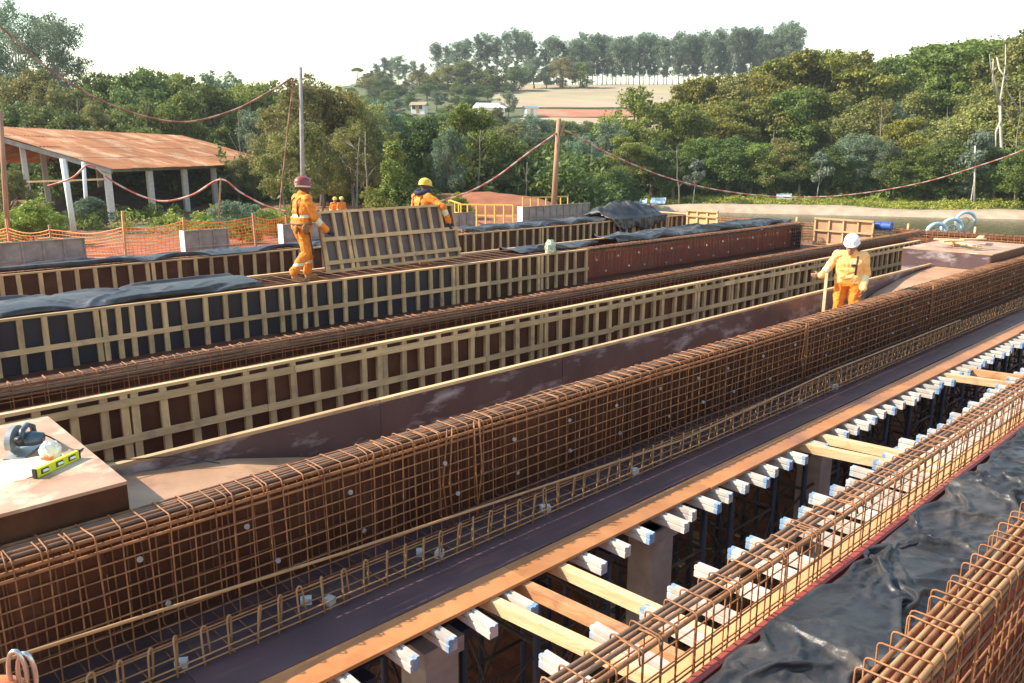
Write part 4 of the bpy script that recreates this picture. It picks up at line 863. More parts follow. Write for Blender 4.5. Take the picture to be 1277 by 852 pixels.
# orange bundle with steel hook at the very corner of the view
p = onz(-8, 862, 4.35); t = thing('orange_bundle', 'orange padded bundle with a steel double hook at the lower corner of the view', 'bundle', (p.x, p.y, 4.2), local=True)
MB().sphere((-.02, 0, .09), .115, 20, 14, (1.15, .9, .85)).obj('padding', 'bag_orange', t, True)
c = onz(22, 838, 4.40) - Vector((p.x, p.y, 4.2))
for k in (0, 1):
    m_ = MB(); m_.tube([(c.x + .028 * math.cos(R(a_)) * RR.x + k * .022, c.y + .028 * math.cos(R(a_)) * RR.y - k * .012, c.z + .075 * math.sin(R(a_)) - k * .012) for a_ in range(-40, 221, 20)], .0075, 8); m_.obj('hook', 'steel', t, True)
m_ = MB(); m_.cyl((-.02, -.1, -1.0), (0, 0, .02), .03, 8); m_.obj('stand', 'steel_dark', t)

# ---------------------------------------------------------------- things at the far end
def stake(px, ytop, X, h, label):
    p = onx(px, ytop, X); tag(MB().bar((p.x, p.y, p.z - h), (p.x + J(.03), p.y + J(.03), p.z), .055, .05, (1, 0, 0)).obj('timber_stake', 'lumber_new'), label, 'stake')
for px, yt, lab in ((993, 271, 'tall pale stake at the corner of the red form girder'), (1063, 276, 'pale stake behind the white helmet on the end cage'), (1133, 279, 'pale stake on the end cage beside the blue drum'), (1217, 283, 'pale stake on the end cage beyond the box with scraps')): stake(px, yt, 25.75, 1.05, lab)
p0 = onx(1016, 279, 24.9); t = thing('formwork_panel', 'small brown formwork panel with pale frame standing at the end cage', 'formwork panel', (24.9, p0.y, ZB)); y1 = onx(1090, 282, 24.9).y; y0 = p0.y; zt = 4.02
MB().box(24.93, 24.95, y1, y0, ZB + .05, zt).obj('plywood_sheet', 'ply_dusty', t)
for k in range(5): y = y1 + (y0 - y1 - .05) * k / 4; MB().box(24.87, 24.928, y, y + .05, ZB + .05, zt).obj('stud', 'lumber', t)
for z_ in (ZB + .08, 3.6, zt - .05): MB().box(24.845, 24.868, y1, y0, z_, z_ + .05).obj('rail', 'lumber_long', t)
a = onx(1086, 292, 25.2); b = onx(1112, 288, 25.2); t = thing('blue_drum', 'blue plastic drum lying on the end cage', 'drum', ((a.x + b.x) / 2, (a.y + b.y) / 2, 4.0))
MB().cyl((25.15, a.y, 3.86), (25.15, b.y, 3.86), .12, 16).obj('barrel', 'drum_blue', t, False)
for y in (a.y - .001, a.y + (b.y - a.y) * .5, b.y + .001): MB().tube([(25.15 + .123 * math.cos(R(q)), y, 3.86 + .123 * math.sin(R(q))) for q in range(0, 360, 24)], .012, 6, True).obj('hoop', 'drum_blue', t, True)
# lit timber frame and pale box panel at the end of the farthest wall
y_, X_ = 16.8, 24.98
t = thing('formwork_wall', 'sunlit yellow studded end wall joining the farthest wall', 'formwork', (X_, 18.6, ZB))
MB().box(X_ + .02, X_ + .04, 16.9, 21.0, ZB, 3.86).obj('plywood_sheet', 'ply_yellow', t)
for k in range(11): MB().box(X_ - .03, X_ + .018, 16.95 + k * .4, 17.02 + k * .4, ZB, 3.82).obj('stud', 'lumber_new', t)
MB().box(X_ - .04, X_ + .05, 16.86, 21.0, 3.862, 3.90).obj('top_plate', 'lumber_new', t)
a = onx(857, 261, 24.2); b = onx(896, 262, 24.2); t = thing('formwork_panel', 'small sunlit yellow panel with grid frame standing on the far girder end', 'formwork panel', (24.2, (a.y + b.y) / 2, 3.6))
MB().box(24.22, 24.24, b.y, a.y, 3.45, a.z).obj('plywood_sheet', 'ply_yellow', t)
for k in range(4): y = b.y + (a.y - b.y - .06) * k / 3; MB().box(24.17, 24.218, y, y + .06, 3.45, a.z + .002).obj('stud', 'lumber_new', t)
for z_ in (3.5, 3.85, a.z - .06): MB().box(24.145, 24.168, b.y, a.y, z_, z_ + .06).obj('rail', 'lumber', t)
# scraps on the far box
for k, (px, py, L, a_) in enumerate(((1188, 303, .9, .5), (1200, 306, .7, 1.4), (1205, 308, .8, .9), (1195, 305, 1.1, -.3), (1222, 303, .6, .2), (1180, 308, .5, 1.9), (1212, 310, .55, 2.6))):
    p = onz(px, py, 4.13); z_ = 4.102 + .016 + k * .033
    tag(MB().bar((p.x - L / 2 * math.cos(a_), p.y - L / 2 * math.sin(a_), z_), (p.x + L / 2 * math.cos(a_), p.y + L / 2 * math.sin(a_), z_), .11, .03).obj('timber_scrap', 'lumber_new'), 'timber offcut in the heap on the far box form', 'timber scrap', 'offcuts on the far box form')
for k, (px, py, L, a_) in enumerate(((1118, 336, .7, .3), (1126, 333, .6, .9), (1130, 336, .5, -.4))):
    p = onz(px, py, 3.2); tag(MB().bar((16.2 + k * .35 - L / 2, 6.55, ZB + .02 + k * .06), (16.2 + k * .35 + L / 2, 6.5 + J(.2), ZB + .05 + k * .06), .12, .05).obj('timber_scrap', 'lumber_new'), 'timber offcut between the trough and the two-rail wall', 'timber scrap', 'offcuts by the trough end')
# ---------------------------------------------------------------- next girder line: grey panels standing alone
def grey_panel(pxa, pxb, y, ytop, label, h=.62, white_end=True):
    a = ony(pxa, ytop[0], y); b = ony(pxb, ytop[1], y); z1 = a.z; z0 = z1 - h
    t = thing('formwork_panel', label, 'formwork panel', ((a.x + b.x) / 2, y, ground_z((a.x + b.x) / 2, y)))
    MB().box(a.x, b.x, y + .001, y + .02, z0, z1 - .03).obj('plywood_sheet', 'ply_grey', t)
    n_ = max(3, int((b.x - a.x) / .42))
    for k in range(n_ + 1): x = a.x + (b.x - a.x - .04) * k / n_; MB().box(x, x + .04, y - .03, y, z0, z1 - .031).obj('stud', 'ply_grey', t)
    MB().box(a.x - .01, b.x + .01, y - .04, y + .03, z1 - .03, z1).obj('top_plate', 'ply_grey', t); MB().box(a.x, b.x, y - .05, y - .031, z0 + .12, z0 + .16).obj('rail', 'ply_grey', t)
    if white_end: MB().box(a.x - .03, a.x - .011, y - .06, y + .25, z0, z1).obj('end_board', 'white_paint', t)
    for x in (a.x + .1, (a.x + b.x) / 2, b.x - .1): MB().box(x - .04, x + .04, y + .03, y + .11, ground_z(x, y) - .1, z0 + .3).obj('prop', 'lumber', t)
grey_panel(-60, 105, 23.2, (307, 297), 'long grey weathered formwork panel below the shed at the frame edge', white_end=False)
grey_panel(229, 284, 23.2, (288, 285), 'short grey formwork panel with white end below the shed')
grey_panel(352, 420, 23.3, (280, 276), 'grey formwork panel half hidden behind the worker in the brown-red helmet')
grey_panel(563, 592, 23.6, (266, 263), 'small grey formwork panel behind the worker in the yellow helmet', white_end=False)
grey_panel(651, 735, 24.0, (258, 252), 'long grey formwork panel with white end beside the wooden pole')
t = thing('low_slab', 'low rebar-edged slab form on the ground behind the farthest wall', 'formwork', (13, 21.4, 2.2))
MB().box(3.5, 24.5, 20.6, 22.4, 2.7, 3.2).obj('slab', 'ply_ledge', t)
for k in range(3): long_bar(t, 3.6, 24.4, 20.7 + k * .5, 3.23, .012, 'rebar_dark')
# ---------------------------------------------------------------- shed
SD, SU = 45.0, -22.1; e0 = ud(SU, SD); sx = (RR * .06 + FH).normalized(); sy = -Vector((sx.y, -sx.x, 0))     # sx along the eave, sy towards the ridge
if sy.dot(RR) > 0: sy = -sy
EZ, RZ, SW, SL, GZ = 5.3, 7.45, 7.6, 25, 2.3
def sp(a, b, z): v = e0 + sx * a + sy * b; return Vector((v.x, v.y, z))
t = thing('open_shed', 'open-sided shed with rusty corrugated roof and pale posts', 'shed', (e0.x, e0.y, GZ))
def roof_z(b): return EZ + (RZ - EZ) * (1 - abs(b - SW) / SW)
def roof_piece(a0, a1, b0, b1):
    rows = []; n_ = 12
    for i in range(n_ + 1):
        a = a0 + (a1 - a0) * i / n_; w = .022 if i % 2 else -.022
        rows.append([sp(a, b, roof_z(b) + w + .05) for b in (b0, b1)])
    m_ = MB(); m_.grid(rows); o = m_.obj('roof_sheet', 'rusty_roof', t); md = o.modifiers.new('t', 'SOLIDIFY'); md.thickness = .012; return o
for i in range(14):
    a0 = -.5 + i * (SL + 1) / 14; a1 = a0 + (SL + 1) / 14 + .06
    for j in range(4):
        b0 = -.55 + j * (SW + .55) / 4; o = roof_piece(a0, a1, b0, b0 + (SW + .55) / 4 + .12); o.location.z += .018 * j + .012 * (i % 2) + J(.006)
    for j in range(2):
        b0 = SW + j * SW / 2; o = roof_piece(a0, a1, b0 + .01, b0 + SW / 2); o.location.z += .012 * (i % 2)
for a in (-.3, SL + .2):
    MB().bar(sp(a, -.3, roof_z(-.3) - .14), sp(a, SW, RZ - .14), .16, .26).obj('gable_beam', 'concrete', t); MB().bar(sp(a, SW, RZ - .14), sp(a, 2 * SW, EZ - .14), .16, .26).obj('gable_beam', 'concrete', t)
MB().bar(sp(-.3, .15, EZ - .18), sp(SL, .15, EZ - .18), .18, .22).obj('eave_beam', 'concrete', t)
for k in range(5): MB().bar(sp(-.2, 1.2 + k * 1.5, roof_z(1.2 + k * 1.5) - .06), sp(SL, 1.2 + k * 1.5, roof_z(1.2 + k * 1.5) - .06), .08, .1).obj('purlin', 'lumber', t)
for a in (0, 4.6, 9.2, 13.8, SL): MB().bar(sp(a, .15, GZ - .3), sp(a, .15, EZ - .3), .32, .32, (1, 0, 0)).obj('post', 'concrete_pale', t)
for a in (0, 6, 12, SL): MB().bar(sp(a, SW, GZ - .3), sp(a, SW, RZ - .3), .28, .28, (1, 0, 0)).obj('post', 'concrete_pale', t); MB().bar(sp(a, 2 * SW - .2, GZ - .3), sp(a, 2 * SW - .2, EZ - .3), .28, .28, (1, 0, 0)).obj('post', 'concrete_pale', t)
for b in (2.5, 4.8): MB().bar(sp(0, b, GZ - .3), sp(0, b, roof_z(b) - .28), .24, .24, (1, 0, 0)).obj('post', 'concrete_pale', t)
MB().bar(sp(-.3, .2, 5.0 - .35), sp(-.3, SW, 4.4), .08, .1).obj('tie_bar', 'lumber', t)
# low pale wall and dark heap inside
a = sp(SL + 1.5, -6, 0); b = sp(SL + 1.5, 9, 0); tag(MB().bar((a.x, a.y, 2.2 + .9), (b.x, b.y, 3.1), .25, 1.5).obj('low_wall', 'white_wall'), 'low pale wall seen through the shed', 'wall')
rows = []
for i in range(20):
    row = []
    for j in range(16):
        q = sp(3 + 12 * i / 19, .8 + 7.5 * j / 15, 0); h = math.sin(math.pi * i / 19) * math.sin(math.pi * j / 15); row.append((q.x, q.y, GZ - .2 + 1.7 * h ** .6 * (1 + .25 * noise.noise(Vector((i * .5, j * .5, 2))))))
    rows.append(row)
m_ = MB(); m_.grid(rows); tag(m_.obj('soil_heap', 'dark_soil', None, True), 'dark heap of soil under the shed roof', 'heap')
for k in range(17):                                             # thin stakes behind the shed
    q = sp(SL - 2 + J(1.2), -5.5 + k * .72 + J(.1), 0); h = rnd.uniform(1.6, 2.5); g = ground_z(q.x, q.y)
    tag(MB().cyl((q.x, q.y, g), (q.x + J(.12), q.y + J(.12), g + h + 1), .04, 6).obj('thin_stake', 'wood_pole'), 'thin bare stake in the row seen through the shed', 'stake', 'thin stakes behind the shed')
def pole(px, ytop, pxb, d, r0, r1, mat, name, label, cat, zb=None, sides=10):
    a = atd(px, ytop, d); bz = ground_z(*ud(0, 0).xy) if False else None
    q = atd(pxb, 260, d); g = ground_z(q.x, q.y) if zb is None else zb
    k = (a.z - g); m_ = MB(); m_.tube([(q.x, q.y, g - .2), (q.x * .5 + a.x * .5, q.y * .5 + a.y * .5, g + k * .5), a], [r0, (r0 + r1) / 2, r1], sides); return tag(m_.obj(name, mat, None, True), label, cat), a
pole(78, 198, 89, 38, .13, .13, 'white_paint', 'leaning_post', 'leaning white post in front of the shed gable', 'post')
pole(104, 202, 107, 43.5, .10, .10, 'white_paint', 'white_post', 'upright slim white post under the shed gable', 'post')
o, tp_w = pole(697, 148, 689.5, 46, .17, .13, 'wood_pole', 'wooden_pole', 'tall round wooden pole carrying the red and white cables', 'pole')
b_ = atd(704, 157, 46); MB().bar(atd(699, 168, 45.9), atd(705, 153, 45.9), .12, .08).obj('peg', 'wood_pole', o).parent = o
o, tp_c = pole(374.5, 84, 376.5, 33, .10, .07, 'concrete', 'concrete_post', 'slender pale concrete post behind the worker in the brown-red helmet', 'post')
pole(0, 138, 3, 30, .10, .08, 'wood_pole', 'wooden_pole', 'weathered wooden pole at the frame edge before the shed', 'pole')
pole(275, 222, 268, 34, .05, .04, 'wood_pole', 'thin_pole', 'thin forked wooden stick propping the low red cable', 'pole')
pole(1216, 182, 1215, 74.5, .09, .07, 'bark_pale', 'bare_stake', 'thin bare stake among the bushes across the lake', 'stake')
def cable(label, pts, r, mat, sag=None, n_=40):
    P = [Vector(p) for p in pts]; run = [0]; Q = []
    for i in range(len(P) - 1):                                 # smooth curve through the points
        p0 = P[max(i - 1, 0)]; p1 = P[i]; p2 = P[i + 1]; p3 = P[min(i + 2, len(P) - 1)]
        for k in range(n_ // 3):
            t_ = k / (n_ // 3); Q.append(.5 * (2 * p1 + (p2 - p0) * t_ + (2 * p0 - 5 * p1 + 4 * p2 - p3) * t_ ** 2 + (3 * p1 - p0 - 3 * p2 + p3) * t_ ** 3))
    Q.append(P[-1]); m_ = MB(); m_.tube(Q, r, 6); me = m_.mesh('cable', mat, True); av = me.attributes.new('run', 'FLOAT', 'POINT'); L = 0; vals = []
    for i, q in enumerate(Q):
        if i: L += (q - Q[i - 1]).length
        vals += [L] * 6
    av.data.foreach_set('value', vals); tag(put('cable', me), label, 'cable')
D1 = 31
cable('dark red cable sagging from the frame edge to the pale concrete post', [atd(-60, -20, 29), atd(0, 33, 30), atd(60, 85, 30.5), atd(120, 122, 31), atd(180, 145, 31.5), atd(235, 152, 32), atd(290, 138, 32.5), atd(330, 118, 32.8), atd(355, 103, 33), atd(364, 97, 33)], .036, 'cable_dark')
cable('dark red cable hanging down beside the pale concrete post', [atd(364, 97, 33), atd(365, 110, 33), atd(360, 150, 33), atd(356, 190, 33), atd(352, 225, 33), atd(349, 262, 33)], .036, 'cable_dark')
cable('low red and white cable looping in front of the shed', [atd(60, 232, 33.5), atd(90, 222, 33.5), atd(112, 206, 33.6), atd(140, 226, 33.8), atd(175, 244, 34), atd(205, 251, 34), atd(240, 243, 34), atd(275, 224, 34), atd(300, 240, 34), atd(330, 256, 34), atd(358, 264, 34)], .042, 'cable_red')
cable('red and white cable running down from the wooden pole towards the yellow helmet', [tp_w - Vector((0, 0, .7)), atd(660, 190, 45), atd(620, 220, 44), atd(590, 237, 43), atd(567, 246, 42), atd(545, 252, 41)], .045, 'cable_red')
cable('long red and white cable sagging from the wooden pole across the lake', [tp_w - Vector((0, 0, .65)), atd(712, 166, 46.5), atd(760, 192, 47), atd(830, 221, 48), atd(900, 238, 49), atd(980, 246, 50), atd(1060, 243, 50), atd(1150, 228, 50), atd(1230, 204, 50), atd(1277, 187, 50), atd(1340, 160, 50)], .045, 'cable_red')
# ---------------------------------------------------------------- orange safety net fence
fp = [(-30, 29.5), (10, 29), (62, 28.6), (153, 28), (230, 29), (318, 31), (360, 33)]
t0 = atd(60, 290, 28.6); t = thing('safety_fence', 'orange plastic safety net on timber posts below the shed', 'fence', (t0.x, t0.y, ground_z(t0.x, t0.y)))
pp = []
for px, d in fp: q = atd(px, 290, d); pp.append(Vector((q.x, q.y, ground_z(q.x, q.y))))
for q, h in zip(pp, (1.35, 1.5, 1.35, 1.75, 1.3, 1.3, 1.2)): MB().bar(q - Vector((0, 0, .2)), q + Vector((J(.08), J(.08), h)), .09, .07, (1, 0, 0)).obj('post', 'wood_pole' if rnd.random() < .6 else 'lumber_orange', t)
for a, b in zip(pp, pp[1:]):
    m_ = MB(); L = (b - a).length; nv = int(L / .13); dv_ = (b - a) / nv; nn = Vector((-(b - a).y, (b - a).x, 0)).normalized()
    def np_(k, j): s = k / nv; q = a + dv_ * k; sag = .16 * math.sin(math.pi * s) * (j / 9) + .06 * noise.noise(Vector((q.x * .8, q.y * .8, j * .2))); return q + nn * (.12 * noise.noise(Vector((q.x, q.y, j * .3)))) + Vector((0, 0, .06 + 1.12 * j / 9 - sag))
    for j in range(10): m_.tube([np_(k, j) for k in range(nv + 1)], .011 if j not in (0, 9) else .016, 4)
    for k in range(nv + 1): m_.tube([np_(k, j) for j in range(10)], .009, 4)
    m_.obj('net', 'net_orange', t)
# yellow guard rails on the red ground
def guard(pxa, pxb, d0, d1, h, yb, label, n_=7):
    a = atd(pxa, 255, d0); b = atd(pxb, 255, d1); a.z = ground_z(a.x, a.y); b.z = ground_z(b.x, b.y); U = Vector((0, 0, 1)); t = thing('guard_rail', label, 'guard rail', a)
    for z_ in (h, h * .55): MB().bar(a + U * z_, b + U * z_, .05, .07).obj('rail', 'yellow_paint', t)
    for k in range(n_): q = a.lerp(b, k / (n_ - 1)); MB().bar(q - U * .1, q + U * h, .06, .06, (1, 0, 0)).obj('post', 'yellow_paint', t)
guard(572, 640, 41, 40, 1.2, 0, 'yellow timber guard rail on the red ground, nearer one'); guard(652, 708, 47, 50, 1.2, 0, 'yellow timber guard rail by the wooden pole, farther one'); guard(560, 575, 45, 41.2, 1.2, 0, 'short yellow guard rail turning away at the red ground', 3)
rows = []
for i in range(24):
    row = []
    for j in range(16):
        u = -8 + 11.5 * i / 23; d = 50 + 9 * j / 15; q = ud(u, d); h = math.sin(math.pi * i / 23) * math.sin(math.pi * j / 15); row.append((q.x, q.y, ground_z(q.x, q.y) - .1 + 1.25 * max(0, h) ** .5 + .15 * noise.noise(Vector((i * .4, j * .4, 6)))))
    rows.append(row)
m_ = MB(); m_.grid(rows); tag(m_.obj('soil_mound', 'soil_red', None, True), 'low mound of bare red earth behind the yellow guard rails', 'mound')
# ring floats on the lake
for px, py, r_, lab in ((1168, 289, .95, 'pale blue ring float on the lake, nearest of three'), (1187, 284, 1.05, 'pale blue ring float on the lake, middle of three'), (1204, 275, 1.1, 'pale blue ring float on the lake, farthest of three')):
    p = onz(px, py, WATER_Z); t = thing('ring_float', lab, 'float', (p.x, p.y, WATER_Z - .4)); ax = (RR * .93 + FH * .35).normalized()
    pts = [p + ax * (r_ * math.cos(R(a))) + Vector((0, 0, r_ * .7 * math.sin(R(a)) - .1)) for a in range(0, 360, 15)]; MB().tube(pts, .13, 10, True).obj('tube', 'float_blue', t, True)
    MB().tube([p + ax * (r_ * .45 * math.cos(R(a))) + Vector((0, 0, r_ * .3 * math.sin(R(a)) - .1)) for a in range(0, 360, 30)], .05, 6, True).obj('inner_ring', 'steel', t, True)
# pale blue sheets on the far bank
for px, py, w, lab in ((800, 247, 1.3, 'small pale blue sheet shelter on the far bank, partly behind weeds'), (820, 248, 1.9, 'pale blue sheet shelter on the far bank near the wooden pole'), (977, 249, 1.9, 'whitish blue sheet shelter on the far bank below the cable')):
    p = atd(px, py, 80.5); g = ground_z(p.x, p.y); t = thing('sheet_shelter', lab, 'shelter', (p.x, p.y, g), local=True, rz=AZ - math.pi / 2)
    m_ = MB(); m_.v = [(-w * .42, -.5, .25), (w * .35, -.5, .25), (w * .5, .5, .75), (-w * .3, .5, .75), (-w * .42, -.5, .2), (w * .35, -.5, .2), (w * .5, .5, .7), (-w * .3, .5, .7)]; m_.f = [(0, 1, 2, 3), (7, 6, 5, 4), (0, 4, 5, 1), (1, 5, 6, 2), (2, 6, 7, 3), (3, 7, 4, 0)]; m_.obj('sheet', 'sheet_blue', t)
    for x, y, h in ((-w * .4, -.45, .22), (w * .33, -.45, .22), (w * .45, .45, .68), (-w * .28, .45, .68)): MB().cyl((x, y, -.2), (x, y, h), .04, 6).obj('leg', 'wood_pole', t)
# low houses on the hill
def house(px, py, d, w, dp, h, label, roof='tile_red', rz=.2, rh=.9):
    p = atd(px, py, d); g = ground_z(p.x, p.y); t = thing('small_house', label, 'house', (p.x, p.y, g), local=True, rz=AZ - math.pi / 2 + rz)
    MB().box(-w / 2, w / 2, -dp / 2, dp / 2, -1, h).obj('wall', 'white_wall', t)
    m_ = MB(); m_.prism([(-dp / 2 - .4, h), (dp / 2 + .4, h), (0, h + rh)], -w / 2 - .4, w / 2 + .4, 'x'); m_.obj('roof', roof, t)
    for x in ((-w * .28, w * .22) if w < 4 and h < 2.1 else ()): o = MB().box(x - .45, x + .45, -dp / 2 - .03, -dp / 2 - .005, 1.0, 2.0).obj('window', 'black_rubber', t); o.location = (0, 0, 0)
    MB().box(-.4, .4, -dp / 2 - .04, -dp / 2 - .006, 0, 2.0).obj('door', 'lumber', t)
house(610, 139, 203, 6, 5, 2.6, 'white house half hidden by a round bush on the hill', 'white_wall', .5, 1.2); house(661, 141, 205, 2.8, 3, 2.2, 'small white hut beside the red earth strip', 'steel', .3, .6); house(523, 136, 215, 3.6, 3, 2.0, 'small pale house among the hillside bushes', 'stubble', -.2); house(200, 176, 74, 7, 4, 2.8, 'pale building with a whitish roof behind the shed', 'white_wall', .2)
# ---------------------------------------------------------------- trees
HAZE = .0003
def leaf_cloud(clumps, n_leaf, size, seed, flat=.0, elong=1.0, out=.5):
    """leaf faces spread through ellipsoid clumps; clumps = (centre, radii, share)"""
    g = np.random.default_rng(seed); V = []; F = []; vals = []
    rs = random.Random(seed); sat = []
    for c, r, w in clumps:                                       # small sprays round each clump break its outline
        for _ in range(5):
            v = Vector((rs.gauss(0, 1), rs.gauss(0, 1), rs.gauss(.35, 1))).normalized(); k = rs.uniform(.9, 1.25); q = rs.uniform(.22, .42)
            sat.append(((c[0] + v.x * r[0] * k, c[1] + v.y * r[1] * k, c[2] + v.z * r[2] * k), (r[0] * q, r[1] * q, r[2] * q), w * q * q * 1.3))
    clumps = list(clumps) + sat
    tot = sum(c[2] for c in clumps)
    P = []; N = []; B = []
    for c, r, w in clumps:
        n_ = int(n_leaf * w / tot)
        d = g.normal(size=(n_, 3)); d /= np.linalg.norm(d, axis=1)[:, None]
        rad = g.random(n_) ** .45 * (1 + .5 * g.random(n_) ** 5)
        P.append(np.array(c) + d * rad[:, None] * np.array(r)); N.append(d); B.append(g.normal(0, .12) + .5 + .18 * g.normal(size=n_))
    P = np.concatenate(P); N = np.concatenate(N); B = np.clip(np.concatenate(B), 0, 1); n_ = len(P)
    nr = N * out + g.normal(size=(n_, 3)) * .6; nr[:, 2] += .25; nr /= np.linalg.norm(nr, axis=1)[:, None]
    a = np.cross(nr, g.normal(size=(n_, 3))); a /= np.linalg.norm(a, axis=1)[:, None]; b = np.cross(nr, a)
    s = size * g.uniform(.6, 1.35, n_)[:, None]
    q = np.stack([P - a * s * .5 * elong, P - b * s * .32, P + a * s * .5 * elong, P + b * s * .32], 1).reshape(-1, 3)
    me = bpy.data.meshes.new('crown'); me.vertices.add(n_ * 4); me.loops.add(n_ * 4); me.polygons.add(n_)
    me.vertices.foreach_set('co', q.ravel()); me.loops.foreach_set('vertex_index', np.arange(n_ * 4)); me.polygons.foreach_set('loop_start', np.arange(n_) * 4)
    me.update(calc_edges=True); av = me.attributes.new('v', 'FLOAT', 'FACE'); av.data.foreach_set('value', B.astype(np.float32)); me.validate()
    return me
def trunk_mesh(h, r, top, limbs, seed, mat, lean=.05):
    g = random.Random(seed); m_ = MB(); pts = []; n_ = 7
    ox = g.uniform(-lean, lean) * h; oy = g.uniform(-lean, lean) * h
    for i in range(n_ + 1): s = i / n_; pts.append(Vector((ox * s + .012 * h * math.sin(3 * s + seed), oy * s + .012 * h * math.cos(4 * s + seed), -.03 * h + top * h * s)))
    m_.tube(pts, [r * (1 - .75 * i / n_) * (1.35 if i == 0 else 1) for i in range(n_ + 1)], 7)
    for e in limbs:
        k = g.randint(3, n_ - 1); a = pts[k]; e = Vector(e); mid = a.lerp(e, .5) + Vector((g.uniform(-.03, .03) * h, g.uniform(-.03, .03) * h, .03 * h)); m_.tube([a, mid, e], [r * .42, r * .28, r * .08], 5)
    return m_.mesh('trunk', mat, True)
VAR = {}
def variant(key, clumps, n_leaf, size, leaf, bark, seed, tr=.03, top=.75, lean=.05, elong=1, limbs=9, out=.5):
    me = leaf_cloud(clumps, n_leaf, size, seed, elong=elong, out=out); me.materials.append(MAT[leaf])
    g = random.Random(seed + 1); L = [c[0] for c in g.sample(clumps, min(limbs, len(clumps)))]
    VAR[key] = (me, trunk_mesh(1.0, tr, top, L, seed, bark, lean))
def dome(seed, n_, w, z0, z1, r0, r1, flat=.75, power=.6):
    g = random.Random(seed); c = []
    for _ in range(n_):
        a = g.uniform(0, 6.283); s = g.random() ** .5; zz = g.uniform(0, 1); wz = w * math.sin(math.pi * (.12 + .80 * zz ** power * .98)) ; r = g.uniform(r0, r1)
        c.append(((s * wz * math.cos(a), s * wz * math.sin(a), z0 + (z1 - z0 - r) * zz), (r, r, r * flat), r * r))
    return c
# heights are 1; scaled when placed
variant('broad_a', dome(1, 30, .40, .12, 1, .09, .17), 28500, 0.0231, 'leaf_green', 'bark', 11)
variant('broad_b', dome(2, 26, .36, .2, 1, .10, .18), 24700, 0.0245, 'leaf_dark', 'bark', 12)
variant('broad_c', dome(3, 34, .44, .15, 1, .08, .15), 28500, 0.0224, 'leaf_olive', 'bark', 13)
variant('gold_a', dome(4, 30, .42, .22, 1, .08, .16, .55), 26600, 0.0231, 'leaf_gold', 'bark', 14)
variant('tall_a', dome(5, 26, .26, .18, 1, .08, .14), 22800, 0.0218, 'leaf_green', 'bark', 15)
variant('airy_a', dome(6, 46, .46, .22, 1, .05, .11, .9), 24700, 0.0163, 'leaf_olive', 'bark', 16, .022, .8, .1, 1.5, 22)
variant('airy_b', dome(7, 40, .40, .25, 1, .05, .11, .9), 20900, 0.0163, 'leaf_blue', 'bark', 17, .02, .8, .1, 1.5, 20)
variant('ivy_a', dome(8, 26, .17, .02, 1, .07, .12, 1.2, .9), 17100, 0.0306, 'leaf_green', 'bark', 18)
variant('bush_a', dome(9, 16, .48, .1, 1, .16, .28), 11400, 0.0408, 'leaf_dark', 'bark', 19, .02, .5)
variant('bush_b', dome(10, 16, .5, .1, 1, .16, .28), 11400, 0.0408, 'leaf_bright', 'bark', 20, .02, .5)
variant('bush_c', dome(21, 16, .5, .1, 1, .16, .28), 11400, 0.0374, 'leaf_blue', 'bark', 21, .02, .5)
def euca(seed, n_, w):
    g = random.Random(seed); c = []
    for k in range(n_):
        zz = .22 + .76 * (k + g.random()) / n_; s = w * (1 - ((zz - .6) / .5) ** 2 * .8) * g.uniform(.1, 1); a = g.uniform(0, 6.283); r = g.uniform(.04, .085) * (1.05 if zz > .5 else .8); c.append(((s * math.cos(a), s * math.sin(a), zz), (r * 1.25, r * 1.25, r * .9), r * r))
    return c
variant('euca_a', euca(31, 30, .16), 12350, 0.0150, 'leaf_blue', 'bark_pale', 31, .013, .93, .03, 1.4, 18)
variant('euca_b', euca(32, 30, .15), 13300, 0.0150, 'leaf_blue', 'bark_pale', 32, .012, .95, .02, 1.4, 18)
variant('euca_c', euca(33, 34, .20), 13300, 0.0150, 'leaf_blue', 'bark_pale', 33, .014, .93, .04, 1.4, 22)
variant('euca_big', euca(34, 40, .30), 22800, 0.0109, 'leaf_blue', 'bark_pale', 34, .014, .9, .04, 1.5, 30)
variant('umbrella', [((.30 * math.cos(k * 2.4) * (k / 14) ** .5, .30 * math.sin(k * 2.4) * (k / 14) ** .5, .84 + .10 * (1 - k / 14)), (.11, .11, .045), 1) for k in range(15)], 11400, 0.0204, 'leaf_green', 'bark_pale', 35, .016, .85, .05, 1, 14)
variant('pale_a', dome(36, 14, .3, .45, 1, .06, .13, .6), 2600, .045, 'leaf_pale', 'bark_pale', 36, .012, .8, .06, 1.1, 8)
variant('bright_a', dome(37, 20, .45, .45, 1, .09, .16, .4), 13300, 0.0238, 'leaf_bright', 'bark', 37)
def tree(px, ytop, d, key, w, label, group=None, name='tree', cat='tree', lift=0):
    p = atd(px, 200, d); g = ground_z(p.x, p.y) + lift; h = max(1, atd(px, ytop, d).z - g)
    t = thing(name, label, cat, (p.x, p.y, g), group, local=True, rz=rnd.uniform(0, 6.28)); t.scale = (h * w, h * w, h)
    cm, tm = VAR[key]; put('crown', cm, t, (0, 0, 0)); put('trunk', tm, t, (0, 0, 0)); return t
G1 = 'trees behind the shed'; L1 = 'dense green tree in the wood behind the shed'
